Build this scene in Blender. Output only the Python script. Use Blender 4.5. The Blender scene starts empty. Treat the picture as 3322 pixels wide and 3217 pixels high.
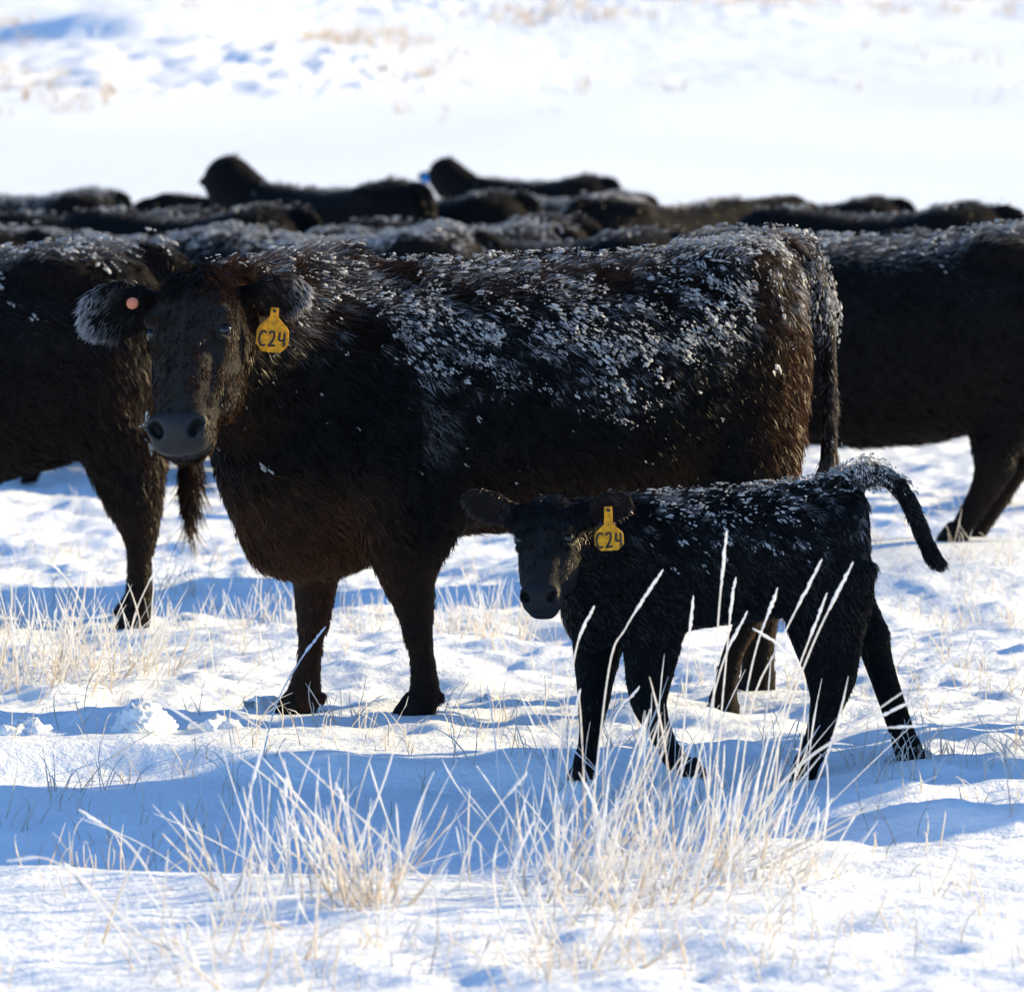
import bpy, math, random
import numpy as np
from mathutils import Vector, Matrix

SEED = 7
rng = np.random.default_rng(SEED)
random.seed(SEED)
scene = bpy.context.scene
COL = scene.collection

# ------------------------------------------------------------------ camera
CAM_H = 1.46
cam_d = bpy.data.cameras.new('camera')
cam = bpy.data.objects.new('camera', cam_d)
COL.objects.link(cam)
cam.location = (0, 0, CAM_H)
cam.rotation_euler = (math.radians(90 - 3.46), 0, 0)
cam_d.sensor_width = 36
cam_d.sensor_fit = 'HORIZONTAL'
cam_d.lens = 167.66
cam_d.clip_start = 0.5
cam_d.clip_end = 5000
cam_d.dof.use_dof = True
cam_d.dof.focus_distance = 12.7
cam_d.dof.aperture_fstop = 6.3
scene.camera = cam

# ------------------------------------------------------------------ light
SUN_EL, SUN_AZ = 19.0, 70.0          # elevation, degrees right of straight ahead
world = bpy.data.worlds.new('World')
scene.world = world
world.use_nodes = True
wn = world.node_tree
sky = wn.nodes.new('ShaderNodeTexSky')
sky.sky_type = 'NISHITA'
sky.sun_disc = False
sky.sun_elevation = math.radians(SUN_EL)
sky.sun_rotation = math.radians(SUN_AZ)
sky.altitude = 1200
sky.air_density = 1.0
sky.dust_density = 0.1
sky.ozone_density = 4.8
wn.nodes['Background'].inputs['Strength'].default_value = 0.14
wn.links.new(sky.outputs[0], wn.nodes['Background'].inputs['Color'])

sun_d = bpy.data.lights.new('sun', 'SUN')
sun_d.energy = 5.0
sun_d.angle = math.radians(0.53)
sun_d.color = (1.0, 0.79, 0.43)
sun = bpy.data.objects.new('sun', sun_d)
COL.objects.link(sun)
a_, e_ = math.radians(SUN_AZ), math.radians(SUN_EL)
SUNV = Vector((math.sin(a_) * math.cos(e_), math.cos(a_) * math.cos(e_), math.sin(e_)))
sun.rotation_euler = SUNV.to_track_quat('Z', 'Y').to_euler()
sun.location = (20, 20, 20)

scene.view_settings.view_transform = 'Standard'
scene.view_settings.look = 'None'
scene.view_settings.gamma = 1.0
scene.view_settings.exposure = 1.10
scene.cycles.use_denoising = True
scene.cycles.max_bounces = 6
scene.cycles.diffuse_bounces = 3
scene.cycles.transparent_max_bounces = 8
scene.cycles.sample_clamp_indirect = 8

# ------------------------------------------------------------------ helpers
def link(o, parent=None):
    COL.objects.link(o)
    if parent is not None:
        o.parent = parent
    return o

def tag(o, label=None, cat=None, group=None, kind=None):
    if label: o['label'] = label
    if cat: o['category'] = cat
    if group: o['group'] = group
    if kind: o['kind'] = kind
    return o

def empty(name, loc, rz=0.0, s=1.0):
    o = bpy.data.objects.new(name, None)
    o.empty_display_size = 0.2
    link(o)
    o.location = loc
    o.rotation_euler = (0, 0, rz)
    o.scale = (s, s, s)
    return o

def np_mesh(name, V, F, smooth=True, col=None, alpha=None):
    """V (n,3); F (m,3) or (m,4) index array; col (n,3) point colour."""
    V = np.asarray(V, np.float32); F = np.asarray(F, np.int32)
    me = bpy.data.meshes.new(name)
    m, k = F.shape
    me.vertices.add(len(V)); me.vertices.foreach_set('co', V.ravel())
    me.loops.add(m * k); me.loops.foreach_set('vertex_index', F.ravel())
    me.polygons.add(m)
    me.polygons.foreach_set('loop_start', np.arange(0, m * k, k, dtype=np.int32))
    me.polygons.foreach_set('use_smooth', np.full(m, smooth, dtype=bool))
    if col is not None:
        a = me.attributes.new('tint', 'FLOAT_COLOR', 'POINT')
        c = np.ones((len(V), 4), np.float32); c[:, :3] = col[:, :3]
        if col.shape[1] == 4: c[:, 3] = col[:, 3]
        a.data.foreach_set('color', c.ravel())
    me.update(calc_edges=True)
    return me

def mesh_obj(name, me, mat, parent=None, kind=None):
    o = bpy.data.objects.new(name, me)
    if mat is not None and not me.materials:
        me.materials.append(mat)
    link(o, parent)
    if kind: o['kind'] = kind
    return o

def smoothstep(a, b, x):
    t = np.clip((x - a) / (b - a), 0, 1)
    return t * t * (3 - 2 * t)

def hash2(i, j, s):
    h = (i.astype(np.int64) * 374761393 + j.astype(np.int64) * 668265263 + s * 2147483647) & 0xFFFFFFFF
    h = ((h ^ (h >> 13)) * 1274126177) & 0xFFFFFFFF
    return ((h ^ (h >> 16)) & 0xFFFF) / 65535.0

def vnoise(x, y, s=0):
    xi = np.floor(x); yi = np.floor(y)
    fx = x - xi; fy = y - yi
    fx = fx * fx * fx * (fx * (fx * 6 - 15) + 10); fy = fy * fy * fy * (fy * (fy * 6 - 15) + 10)
    a = hash2(xi, yi, s); b = hash2(xi + 1, yi, s); c = hash2(xi, yi + 1, s); d = hash2(xi + 1, yi + 1, s)
    return (a * (1 - fx) + b * fx) * (1 - fy) + (c * (1 - fx) + d * fx) * fy * 1.0

def fbm(x, y, s=0, octv=4, gain=0.5):
    v = 0; a = 1; t = 0
    for o in range(octv):
        ca, sa = math.cos(0.6 * o + s), math.sin(0.6 * o + s)
        f = 2.03 ** o
        v = v + a * (vnoise((ca * x - sa * y) * f + 17.3 * o, (sa * x + ca * y) * f - 9.1 * o, s + o) - 0.5)
        t += a; a *= gain
    return v / t

def hash3(P, s=0.0):
    q = P @ np.array([[12.9898, 39.346, 73.156], [78.233, 11.135, 52.235], [37.719, 83.155, 9.151]]) + s
    r = np.sin(q) * 43758.5453
    return (r - np.floor(r)) * 2 - 1

def vnoise3(P, f, s=0.0):
    """cheap smooth 3-d noise in 0..1 from sines"""
    a = P * f
    v = (np.sin(a[:, 0] * 1.7 + a[:, 1] * 2.3 + s) + np.sin(a[:, 1] * 1.9 - a[:, 2] * 2.1 + 1.3 * s) +
         np.sin(a[:, 2] * 2.6 + a[:, 0] * 1.1 + 2.1 * s) + np.sin((a[:, 0] - a[:, 2]) * 3.7 + 0.7 * s + a[:, 1]))
    return v / 8 + 0.5

# ------------------------------------------------------------------ materials
def new_mat(name):
    m = bpy.data.materials.new(name); m.use_nodes = True
    nt = m.node_tree
    return m, nt, nt.nodes['Principled BSDF'], nt.nodes['Material Output']

def N(nt, kind, **kw):
    n = nt.nodes.new(kind)
    for k, v in kw.items():
        if k in n.inputs.keys(): n.inputs[k].default_value = v
        else: setattr(n, k, v)
    return n

def snow_material():
    m, nt, b, out = new_mat('snow')
    tc = N(nt, 'ShaderNodeTexCoord')
    n1 = N(nt, 'ShaderNodeTexNoise', Scale=28.0, Detail=6.0, Roughness=0.65)
    n2 = N(nt, 'ShaderNodeTexNoise', Scale=260.0, Detail=2.0)
    n3 = N(nt, 'ShaderNodeTexNoise', Scale=3.0, Detail=4.0)
    for n in (n1, n2, n3): nt.links.new(tc.outputs['Object'], n.inputs['Vector'])
    cr = N(nt, 'ShaderNodeValToRGB')
    cr.color_ramp.elements[0].position = 0.3; cr.color_ramp.elements[0].color = (0.83, 0.87, 0.90, 1)
    cr.color_ramp.elements[1].position = 0.7; cr.color_ramp.elements[1].color = (0.89, 0.92, 0.94, 1)
    nt.links.new(n3.outputs['Fac'], cr.inputs['Fac'])
    nt.links.new(cr.outputs['Color'], b.inputs['Base Color'])
    b1 = N(nt, 'ShaderNodeBump', Strength=0.7, Distance=0.02)
    b2 = N(nt, 'ShaderNodeBump', Strength=0.35, Distance=0.004)
    nt.links.new(n1.outputs['Fac'], b1.inputs['Height'])
    nt.links.new(n2.outputs['Fac'], b2.inputs['Height'])
    nt.links.new(b1.outputs['Normal'], b2.inputs['Normal'])
    nt.links.new(b2.outputs['Normal'], b.inputs['Normal'])
    b.inputs['Roughness'].default_value = 0.55
    b.inputs['Specular IOR Level'].default_value = 0.35
    return m

def tint_material(name, rough=0.6, spec=0.4, transl=0.0, bump=None, sheen=0.0, gain=1.0):
    m, nt, b, out = new_mat(name)
    at = N(nt, 'ShaderNodeAttribute', attribute_name='tint')
    nt.links.new(at.outputs['Color'], b.inputs['Base Color'])
    b.inputs['Roughness'].default_value = rough
    b.inputs['Specular IOR Level'].default_value = spec
    if sheen:
        b.inputs['Sheen Weight'].default_value = sheen
        b.inputs['Sheen Roughness'].default_value = 0.4
        b.inputs['Sheen Tint'].default_value = (0.9, 0.85, 0.8, 1)
    if bump:
        tc = N(nt, 'ShaderNodeTexCoord')
        n = N(nt, 'ShaderNodeTexNoise', Scale=bump[0], Detail=5.0, Roughness=0.6)
        nt.links.new(tc.outputs['Object'], n.inputs['Vector'])
        bp = N(nt, 'ShaderNodeBump', Strength=0.6, Distance=bump[1])
        nt.links.new(n.outputs['Fac'], bp.inputs['Height'])
        nt.links.new(bp.outputs['Normal'], b.inputs['Normal'])
    if transl:
        tr = N(nt, 'ShaderNodeBsdfTranslucent')
        nt.links.new(at.outputs['Color'], tr.inputs['Color'])
        mx = N(nt, 'ShaderNodeMixShader'); mx.inputs[0].default_value = transl
        nt.links.new(b.outputs[0], mx.inputs[1]); nt.links.new(tr.outputs[0], mx.inputs[2])
        nt.links.new(mx.outputs[0], out.inputs['Surface'])
    return m

def plain_material(name, col, rough=0.5, spec=0.5, noise=None, transl=0.0, coat=0.0):
    m, nt, b, out = new_mat(name)
    b.inputs['Base Color'].default_value = (*col, 1)
    b.inputs['Roughness'].default_value = rough
    b.inputs['Specular IOR Level'].default_value = spec
    b.inputs['Coat Weight'].default_value = coat
    src = None
    if noise:
        tc = N(nt, 'ShaderNodeTexCoord')
        n = N(nt, 'ShaderNodeTexNoise', Scale=noise[0], Detail=4.0)
        nt.links.new(tc.outputs['Object'], n.inputs['Vector'])
        cr = N(nt, 'ShaderNodeValToRGB')
        c0 = [c * (1 - noise[1]) for c in col]; c1 = [min(1, c * (1 + noise[1])) for c in col]
        cr.color_ramp.elements[0].position = 0.35; cr.color_ramp.elements[0].color = (*c0, 1)
        cr.color_ramp.elements[1].position = 0.65; cr.color_ramp.elements[1].color = (*c1, 1)
        nt.links.new(n.outputs['Fac'], cr.inputs['Fac'])
        nt.links.new(cr.outputs['Color'], b.inputs['Base Color'])
        src = cr.outputs['Color']
    if transl:
        tr = N(nt, 'ShaderNodeBsdfTranslucent'); tr.inputs['Color'].default_value = (*col, 1)
        if src: nt.links.new(src, tr.inputs['Color'])
        mx = N(nt, 'ShaderNodeMixShader'); mx.inputs[0].default_value = transl
        nt.links.new(b.outputs[0], mx.inputs[1]); nt.links.new(tr.outputs[0], mx.inputs[2])
        nt.links.new(mx.outputs[0], out.inputs['Surface'])
    return m

M_SNOW = snow_material()
M_HIDE = tint_material('hide', rough=0.5, spec=0.22, bump=(160.0, 0.003))
def _wet(m):        # the alpha of the tint says how wet the skin is: dry hide is matt, the nose glossy
    nt = m.node_tree; b = nt.nodes['Principled BSDF']
    at = [n for n in nt.nodes if n.type == 'ATTRIBUTE'][0]
    r1 = N(nt, 'ShaderNodeMapRange'); r1.inputs['To Min'].default_value = .80; r1.inputs['To Max'].default_value = .50
    r2 = N(nt, 'ShaderNodeMapRange'); r2.inputs['To Min'].default_value = .10; r2.inputs['To Max'].default_value = .32
    for r_, nm in ((r1, 'Roughness'), (r2, 'Specular IOR Level')):
        nt.links.new(at.outputs['Alpha'], r_.inputs['Value']); nt.links.new(r_.outputs['Result'], b.inputs[nm])
_wet(M_HIDE)
M_HAIR = tint_material('hair', rough=0.42, spec=0.14, transl=0.34)
M_HAIR_CALF = tint_material('calf_hair', rough=0.34, spec=0.32, transl=0.25)
M_FROST = plain_material('frost', (0.56, 0.55, 0.54), 0.55, 0.35, noise=(45, .35), transl=0.40)
M_HOOF = plain_material('hoof_horn', (0.008, 0.007, 0.0065), 0.8, 0.12, noise=(40, 0.5))
M_EYE = plain_material('eye_surface', (0.003, 0.0025, 0.0025), 0.07, 0.5)
M_TAG = plain_material('tag_yellow', (0.80, 0.42, 0.014), 0.5, 0.35, noise=(70, 0.30), transl=0.35)
M_TAGB = plain_material('tag_blue', (0.03, 0.25, 0.62), 0.42, 0.4, noise=(30, 0.10), transl=0.35)
M_INK = plain_material('ink', (0.012, 0.011, 0.012), 0.5, 0.4, noise=(60, 0.3))
M_BUTTON = plain_material('button_orange', (0.62, 0.19, 0.10), 0.45, 0.4, noise=(50, 0.1))
M_GRASS = tint_material('frosted_grass', rough=0.55, spec=0.35, transl=0.58)

# ------------------------------------------------------------------ ground
HOOVES = []          # (x, y, z) spots where the snow is pressed flat under a hoof
_GY = np.array([0, 24, 26, 28, 30, 34, 36, 40, 44, 48, 52, 56, 60, 70, 90, 130, 200, 320, 600, 1500])
_GZ = np.array([0, .0, .03, .07, .11, .15, .17, .22, .28, .37, .45, .58, .78, 1.40, 2.75, 5.5, 10.6, 19.5, 36.0, 60.])

def base_z(y):
    s = 0
    for k in (-1.0, -0.5, 0.0, 0.5, 1.0):
        s = s + np.interp(y * (1 + 0.03 * k), _GY, _GZ)
    return s / 5

def ground_z(x, y):
    x = np.asarray(x, float); y = np.asarray(y, float)
    z = base_z(y)
    near = 1 - smoothstep(40, 70, y)
    # broad swells
    z = z + near * 0.06 * fbm(x * 0.45, y * 0.45, 3, 3)
    # trampled, lumpy snow among the herd
    tram = smoothstep(12.3, 13.6, y + 0.35 * np.sin(x * 1.7)) * near
    lump = fbm(x * 2.6, y * 2.6, 11, 4, 0.55)
    ridg = 0.5 - np.abs(fbm(x * 1.9 + 5, y * 1.9, 23, 4, 0.55)) * 2
    z = z + tram * (0.12 * lump + 0.045 * (ridg - 0.25) + .03 * fbm(x * 7, y * 7, 13, 3))
    # smoother wind-crusted snow near the camera with small grains
    z = z + (1 - tram) * near * (0.040 * fbm(x * 3.0, y * 4.0, 31, 4) + 0.014 * fbm(x * 10, y * 14, 37, 3))
    fr = smoothstep(0.45, 0.75, fbm(x * 0.9, y * 0.9, 41, 2) + 0.55)
    z = z + (1 - tram) * near * fr * 0.05 * (fbm(x * 6, y * 6, 43, 3))
    # wind-scooped hollow on the left with a ledge behind it
    wl = 1 - smoothstep(0.0, 0.5, x + 0.15 * np.sin(y * 3))
    ey = y + 0.07 * np.sin(x * 2.6 + 1) + 0.03 * np.sin(x * 7.1)
    hol = smoothstep(10.15, 10.9, ey) * (1 - smoothstep(12.50, 12.68, ey))
    z = z - 0.075 * hol * wl
    # low drift lip on the right
    wr = smoothstep(0.55, 1.0, x)
    ey = y + 0.10 * np.sin(x * 2.1 + 0.3)
    z = z + 0.06 * wr * smoothstep(11.35, 11.55, ey) * (1 - smoothstep(11.8, 13.2, ey))
    z = z + 0.05 * wr * smoothstep(11.02, 11.16, ey) * (1 - smoothstep(11.16, 11.5, ey))
    # far hillside: knolls and hummocks
    far = smoothstep(60, 90, y)
    z = z + far * 0.5 * fbm(x * 0.06, y * 0.03, 51, 3)
    z = z + .4 * np.exp(-(((x + 8.5) / 7.0) ** 2 + ((y - 128) / 14.0) ** 2))
    # steep wind-cut banks facing the viewer
    def bank(x0, x1, yb, hgt, run, fade):
        w = smoothstep(x0 - 4, x0 + 2.0, x) * (1 - smoothstep(x1 - 2.0, x1 + 4.0, x))
        yy = y + .9 * np.sin(x * .45)
        return w * hgt * smoothstep(yb, yb + run, yy) * np.exp(-np.maximum(yy - yb - run, 0) / fade)
    z = z + bank(-13.5, -9.5, 134, .80, 1.8, 20) + bank(8.0, 12.0, 186, .9, 1.8, 20)
    rough = smoothstep(104, 112, y - 0.5 * (x + 6)) * (0.18 + 0.82 * (1 - smoothstep(-5, -1, x)) * (1 - smoothstep(130, 137, y)) + 0.4 * smoothstep(150, 175, y))
    z = z + rough * (0.60 * fbm(x * 1.1, y * 0.7, 61, 4, 0.62))
    for hx, hy, hz, r in HOOVES:
        w = np.exp(-(((x - hx) ** 2 + (y - hy) ** 2) / (r * r)) ** 1.5)
        z = z * (1 - w) + hz * w
    return z

def build_ground():
    def axis(start, fine_end, h, grow, end):
        out = [start]; s = h
        while out[-1] < end:
            if out[-1] > fine_end: s *= grow
            out.append(out[-1] + s)
        return np.array(out)
    pos = axis(0.0125, 2.3, 0.022, 1.028, 700.0)
    xs = np.concatenate([-pos[::-1], pos])
    yf = axis(7.8, 17.0, 0.020, 1.006, 60.0)
    yf2 = axis(yf[-1], yf[-1] + 1, 0.28, 1.006, 240.0)[1:]
    yf3 = axis(yf2[-1], yf2[-1] + 1, 2.0, 1.10, 1400.0)[1:]
    yb = -axis(-7.8, -7.7, 0.06, 1.25, 60.0)[1:][::-1]
    ys = np.concatenate([yb, yf, yf2, yf3])
    X, Y = np.meshgrid(xs, ys)
    Z = ground_z(X, Y)
    V = np.stack([X.ravel(), Y.ravel(), Z.ravel()], 1)
    ny, nx = X.shape
    i = np.arange(ny * nx).reshape(ny, nx)
    F = np.stack([i[:-1, :-1].ravel(), i[:-1, 1:].ravel(), i[1:, 1:].ravel(), i[1:, :-1].ravel()], 1)
    o = mesh_obj('snowy_ground', np_mesh('snowy_ground', V, F), M_SNOW)
    tag(o, 'snow-covered pasture rising to a white hillside behind the herd', 'ground', kind='structure')
    return o

# ------------------------------------------------------------------ implicit-surface modelling
def fine_stations(st, n=120, sm=0.05):
    st = np.array(st, float)
    t = np.linspace(st[0, 0], st[-1, 0], n)
    cols = [np.interp(t, st[:, 0], st[:, c]) for c in range(1, st.shape[1])]
    k = max(1, int(n * sm)); w = np.hanning(2 * k + 3)[1:-1]; w /= w.sum()
    outc = []
    for c in cols:
        p = np.concatenate([2 * c[0] - c[k:0:-1], c, 2 * c[-1] - c[-2:-k - 2:-1]])
        outc.append(np.convolve(p, w, 'valid'))
    return t, outc

class Field:
    def __init__(self, lo, hi, h):
        self.lo = np.array(lo, np.float32); self.h = h
        self.n = np.ceil((np.array(hi) - np.array(lo)) / h).astype(int) + 1
        self.D = np.full(self.n, 0.25, np.float32)
        self.ax = [(lo[i] + h * np.arange(self.n[i])).astype(np.float32) for i in range(3)]

    def _sub(self, lo, hi, m):
        sl = []
        for i in range(3):
            a = int(max(0, math.floor((lo[i] - m - self.lo[i]) / self.h)))
            b = int(min(self.n[i], math.ceil((hi[i] + m - self.lo[i]) / self.h) + 1))
            sl.append(slice(a, max(a, b)))
        x = self.ax[0][sl[0]][:, None, None]; y = self.ax[1][sl[1]][None, :, None]; z = self.ax[2][sl[2]][None, None, :]
        return tuple(sl), x, y, z

    def _mix(self, sl, d, k, op):
        A = self.D[sl]
        if A.size == 0: return
        d = np.broadcast_to(d, A.shape)
        if op == 'add':
            h = np.clip(0.5 + 0.5 * (A - d) / k, 0, 1)
            self.D[sl] = A * (1 - h) + d * h - k * h * (1 - h)
        else:
            h = np.clip(0.5 - 0.5 * (A + d) / k, 0, 1)
            self.D[sl] = A * (1 - h) - d * h + k * h * (1 - h)

    def loft(self, st, O=(0, 0, 0), T=(1, 0, 0), U=(0, 1, 0), k=0.05, p=2.0, op='add', sm=0.05):
        """stations (t, cu, cv, ru, rv) along axis T from O; U lateral, V = T x U"""
        t, (cu, cv, ru, rv) = fine_stations(st, sm=sm)
        ru = np.maximum(ru, 0.004); rv = np.maximum(rv, 0.004)
        O = np.array(O, float); T = np.array(T, float); T /= np.linalg.norm(T)
        U = np.array(U, float); U -= T * (U @ T); U /= np.linalg.norm(U); Vv = np.cross(T, U)
        pts = []
        for s1, s2 in ((-1, -1), (-1, 1), (1, -1), (1, 1)):
            pts.append(O + t[:, None] * T + (cu + s1 * ru)[:, None] * U + (cv + s2 * rv)[:, None] * Vv)
        pts = np.concatenate(pts)
        sl, x, y, z = self._sub(pts.min(0), pts.max(0), k + 3 * self.h)
        X, Y, Z = x - O[0], y - O[1], z - O[2]
        pt = X * T[0] + Y * T[1] + Z * T[2]
        pu = X * U[0] + Y * U[1] + Z * U[2]
        pv = X * Vv[0] + Y * Vv[1] + Z * Vv[2]
        q = np.clip((pt - t[0]) / (t[-1] - t[0]), 0, 1) * (len(t) - 1)
        qi = np.minimum(q.astype(np.int32), len(t) - 2); qf = q - qi
        g = lambda c: (c[qi] * (1 - qf) + c[qi + 1] * qf).astype(np.float32)
        CU, CV, RU, RV = g(cu), g(cv), g(ru), g(rv)
        du = np.abs(pu - CU) / RU; dv = np.abs(pv - CV) / RV
        if p == 2.0: k0 = np.sqrt(du * du + dv * dv)
        else: k0 = (du ** p + dv ** p) ** (1 / p)
        k1 = np.sqrt((du / RU) ** 2 + (dv / RV) ** 2) + 1e-6
        d = np.where(k0 > 1e-3, k0 * (k0 - 1) / k1, -np.minimum(RU, RV))
        d = np.maximum(d, -np.minimum(RU, RV))
        dt = np.maximum(t[0] - pt, pt - t[-1])
        d = np.where(dt > 0, np.sqrt(np.maximum(d, 0) ** 2 + dt ** 2), np.maximum(d, dt))
        self._mix(sl, d.astype(np.float32), k, op)

    def ell(self, c, r, R=None, k=0.05, op='add'):
        c = np.array(c, float); r = np.array(r, float); m = r.max()
        sl, x, y, z = self._sub(c - m, c + m, k + 3 * self.h)
        X, Y, Z = x - c[0], y - c[1], z - c[2]
        if R is not None:
            R = np.array(R, float)
            X, Y, Z = (X * R[i, 0] + Y * R[i, 1] + Z * R[i, 2] for i in range(3))
        k0 = np.sqrt((X / r[0]) ** 2 + (Y / r[1]) ** 2 + (Z / r[2]) ** 2)
        k1 = np.sqrt((X / r[0] ** 2) ** 2 + (Y / r[1] ** 2) ** 2 + (Z / r[2] ** 2) ** 2) + 1e-6
        d = np.maximum(k0 * (k0 - 1) / k1, -r.min())
        self._mix(sl, d.astype(np.float32), k, op)

    def cone(self, a, b, ra, rb, k=0.05, op='add'):
        a = np.array(a, float); b = np.array(b, float); m = max(ra, rb)
        sl, x, y, z = self._sub(np.minimum(a, b) - m, np.maximum(a, b) + m, k + 3 * self.h)
        ab = b - a; L2 = ab @ ab
        X, Y, Z = x - a[0], y - a[1], z - a[2]
        h = np.clip((X * ab[0] + Y * ab[1] + Z * ab[2]) / L2, 0, 1)
        d = np.sqrt((X - h * ab[0]) ** 2 + (Y - h * ab[1]) ** 2 + (Z - h * ab[2]) ** 2) - (ra + (rb - ra) * h)
        self._mix(sl, d.astype(np.float32), k, op)

    def chain(self, pts, k=0.03, n=6):
        P = catmull(np.array(pts, float), n)
        for i in range(len(P) - 1):
            self.cone(P[i, :3], P[i + 1, :3], P[i, 3], P[i + 1, 3], k if i == 0 else 0.012)

    def mesh(self, smooth=2):
        D = self.D; h = self.h
        s = D < 0
        n = np.array(D.shape) - 1
        cnt = np.zeros(n, np.int8)
        for dx in (0, 1):
            for dy in (0, 1):
                for dz in (0, 1):
                    cnt += s[dx:dx + n[0], dy:dy + n[1], dz:dz + n[2]]
        act = (cnt > 0) & (cnt < 8)
        cells = np.argwhere(act)
        idx = np.full(n, -1, np.int32); idx[act] = np.arange(len(cells))
        acc = np.zeros((len(cells), 3)); num = np.zeros(len(cells))
        cor = [(0, 0, 0), (1, 0, 0), (0, 1, 0), (1, 1, 0), (0, 0, 1), (1, 0, 1), (0, 1, 1), (1, 1, 1)]
        val = [D[cells[:, 0] + c[0], cells[:, 1] + c[1], cells[:, 2] + c[2]] for c in cor]
        for i in range(8):
            for j in range(i + 1, 8):
                df = [cor[j][q] - cor[i][q] for q in range(3)]
                if sum(map(abs, df)) != 1: continue
                m = (val[i] < 0) != (val[j] < 0)
                t = val[i][m] / (val[i][m] - val[j][m])
                acc[m] += np.array(cor[i]) + t[:, None] * np.array(df); num[m] += 1
        V = self.lo + h * (cells + acc / num[:, None])
        Fs = []
        for a in range(3):
            b, c = (a + 1) % 3, (a + 2) % 3
            s0 = np.take(s, range(D.shape[a] - 1), a); s1 = np.take(s, range(1, D.shape[a]), a)
            e = np.argwhere(s0 != s1)
            ok = (e[:, b] > 0) & (e[:, c] > 0) & (e[:, b] < n[b]) & (e[:, c] < n[c])
            e = e[ok]
            def cell(db, dc):
                q = e.copy(); q[:, b] -= db; q[:, c] -= dc
                return idx[q[:, 0], q[:, 1], q[:, 2]]
            f = np.stack([cell(1, 1), cell(0, 1), cell(0, 0), cell(1, 0)], 1)
            flip = ~s[e[:, 0], e[:, 1], e[:, 2]]
            f[flip] = f[flip][:, ::-1]
            Fs.append(f[(f >= 0).all(1)])
        F = np.concatenate(Fs)
        for it in range(smooth):            # light Laplacian with back-step
            for lam in (0.5, -0.35):
                s_ = np.zeros_like(V); c_ = np.zeros(len(V))
                for q in range(4):
                    i, j = F[:, q], F[:, (q + 1) % 4]
                    for ax in range(3):
                        s_[:, ax] += np.bincount(i, V[j, ax], len(V)) + np.bincount(j, V[i, ax], len(V))
                    c_ += np.bincount(i, minlength=len(V)) + np.bincount(j, minlength=len(V))
                V = V + lam * (s_ / np.maximum(c_, 1)[:, None] - V)
        return V, F

def catmull(P, n):
    out = []
    Q = np.concatenate([[2 * P[0] - P[1]], P, [2 * P[-1] - P[-2]]])
    for i in range(1, len(Q) - 2):
        for t in np.linspace(0, 1, n, endpoint=False):
            a, b, c, d = Q[i - 1], Q[i], Q[i + 1], Q[i + 2]
            out.append(0.5 * ((2 * b) + (-a + c) * t + (2 * a - 5 * b + 4 * c - d) * t * t + (-a + 3 * b - 3 * c + d) * t ** 3))
    out.append(P[-1])
    return np.array(out)

def vnormals(V, F):
    n = np.cross(V[F[:, 2]] - V[F[:, 0]], V[F[:, 3]] - V[F[:, 1]])
    out = np.zeros_like(V)
    for q in range(4):
        for a in range(3): out[:, a] += np.bincount(F[:, q], n[:, a], len(V))
    return out / (np.linalg.norm(out, axis=1, keepdims=True) + 1e-12)

# ------------------------------------------------------------------ coats
def sample_surface(V, F, VN, n, wfun, r):
    T = np.concatenate([F[:, [0, 1, 2]], F[:, [0, 2, 3]]])
    A = 0.5 * np.linalg.norm(np.cross(V[T[:, 1]] - V[T[:, 0]], V[T[:, 2]] - V[T[:, 0]]), axis=1)
    C = V[T].mean(1); CN = VN[T].mean(1)
    w = A * np.maximum(wfun(C, CN), 0)
    cs = np.cumsum(w)
    if cs[-1] <= 0: return np.zeros((0, 3)), np.zeros((0, 3))
    i = np.searchsorted(cs, r.random(n) * cs[-1]).clip(0, len(T) - 1)
    u = r.random((n, 2)); f = u.sum(1) > 1; u[f] = 1 - u[f]
    b = np.stack([1 - u.sum(1), u[:, 0], u[:, 1]], 1)
    P = (V[T[i]] * b[:, :, None]).sum(1); NN = (VN[T[i]] * b[:, :, None]).sum(1)
    return P, NN / (np.linalg.norm(NN, axis=1, keepdims=True) + 1e-9)

def unit(a): return a / (np.linalg.norm(a, axis=1, keepdims=True) + 1e-9)

BLACK = np.array([0.0022, 0.0025, 0.0030]); BROWN = np.array([0.080, 0.035, 0.016]); WHITE = np.array([0.62, 0.63, 0.66])

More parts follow.
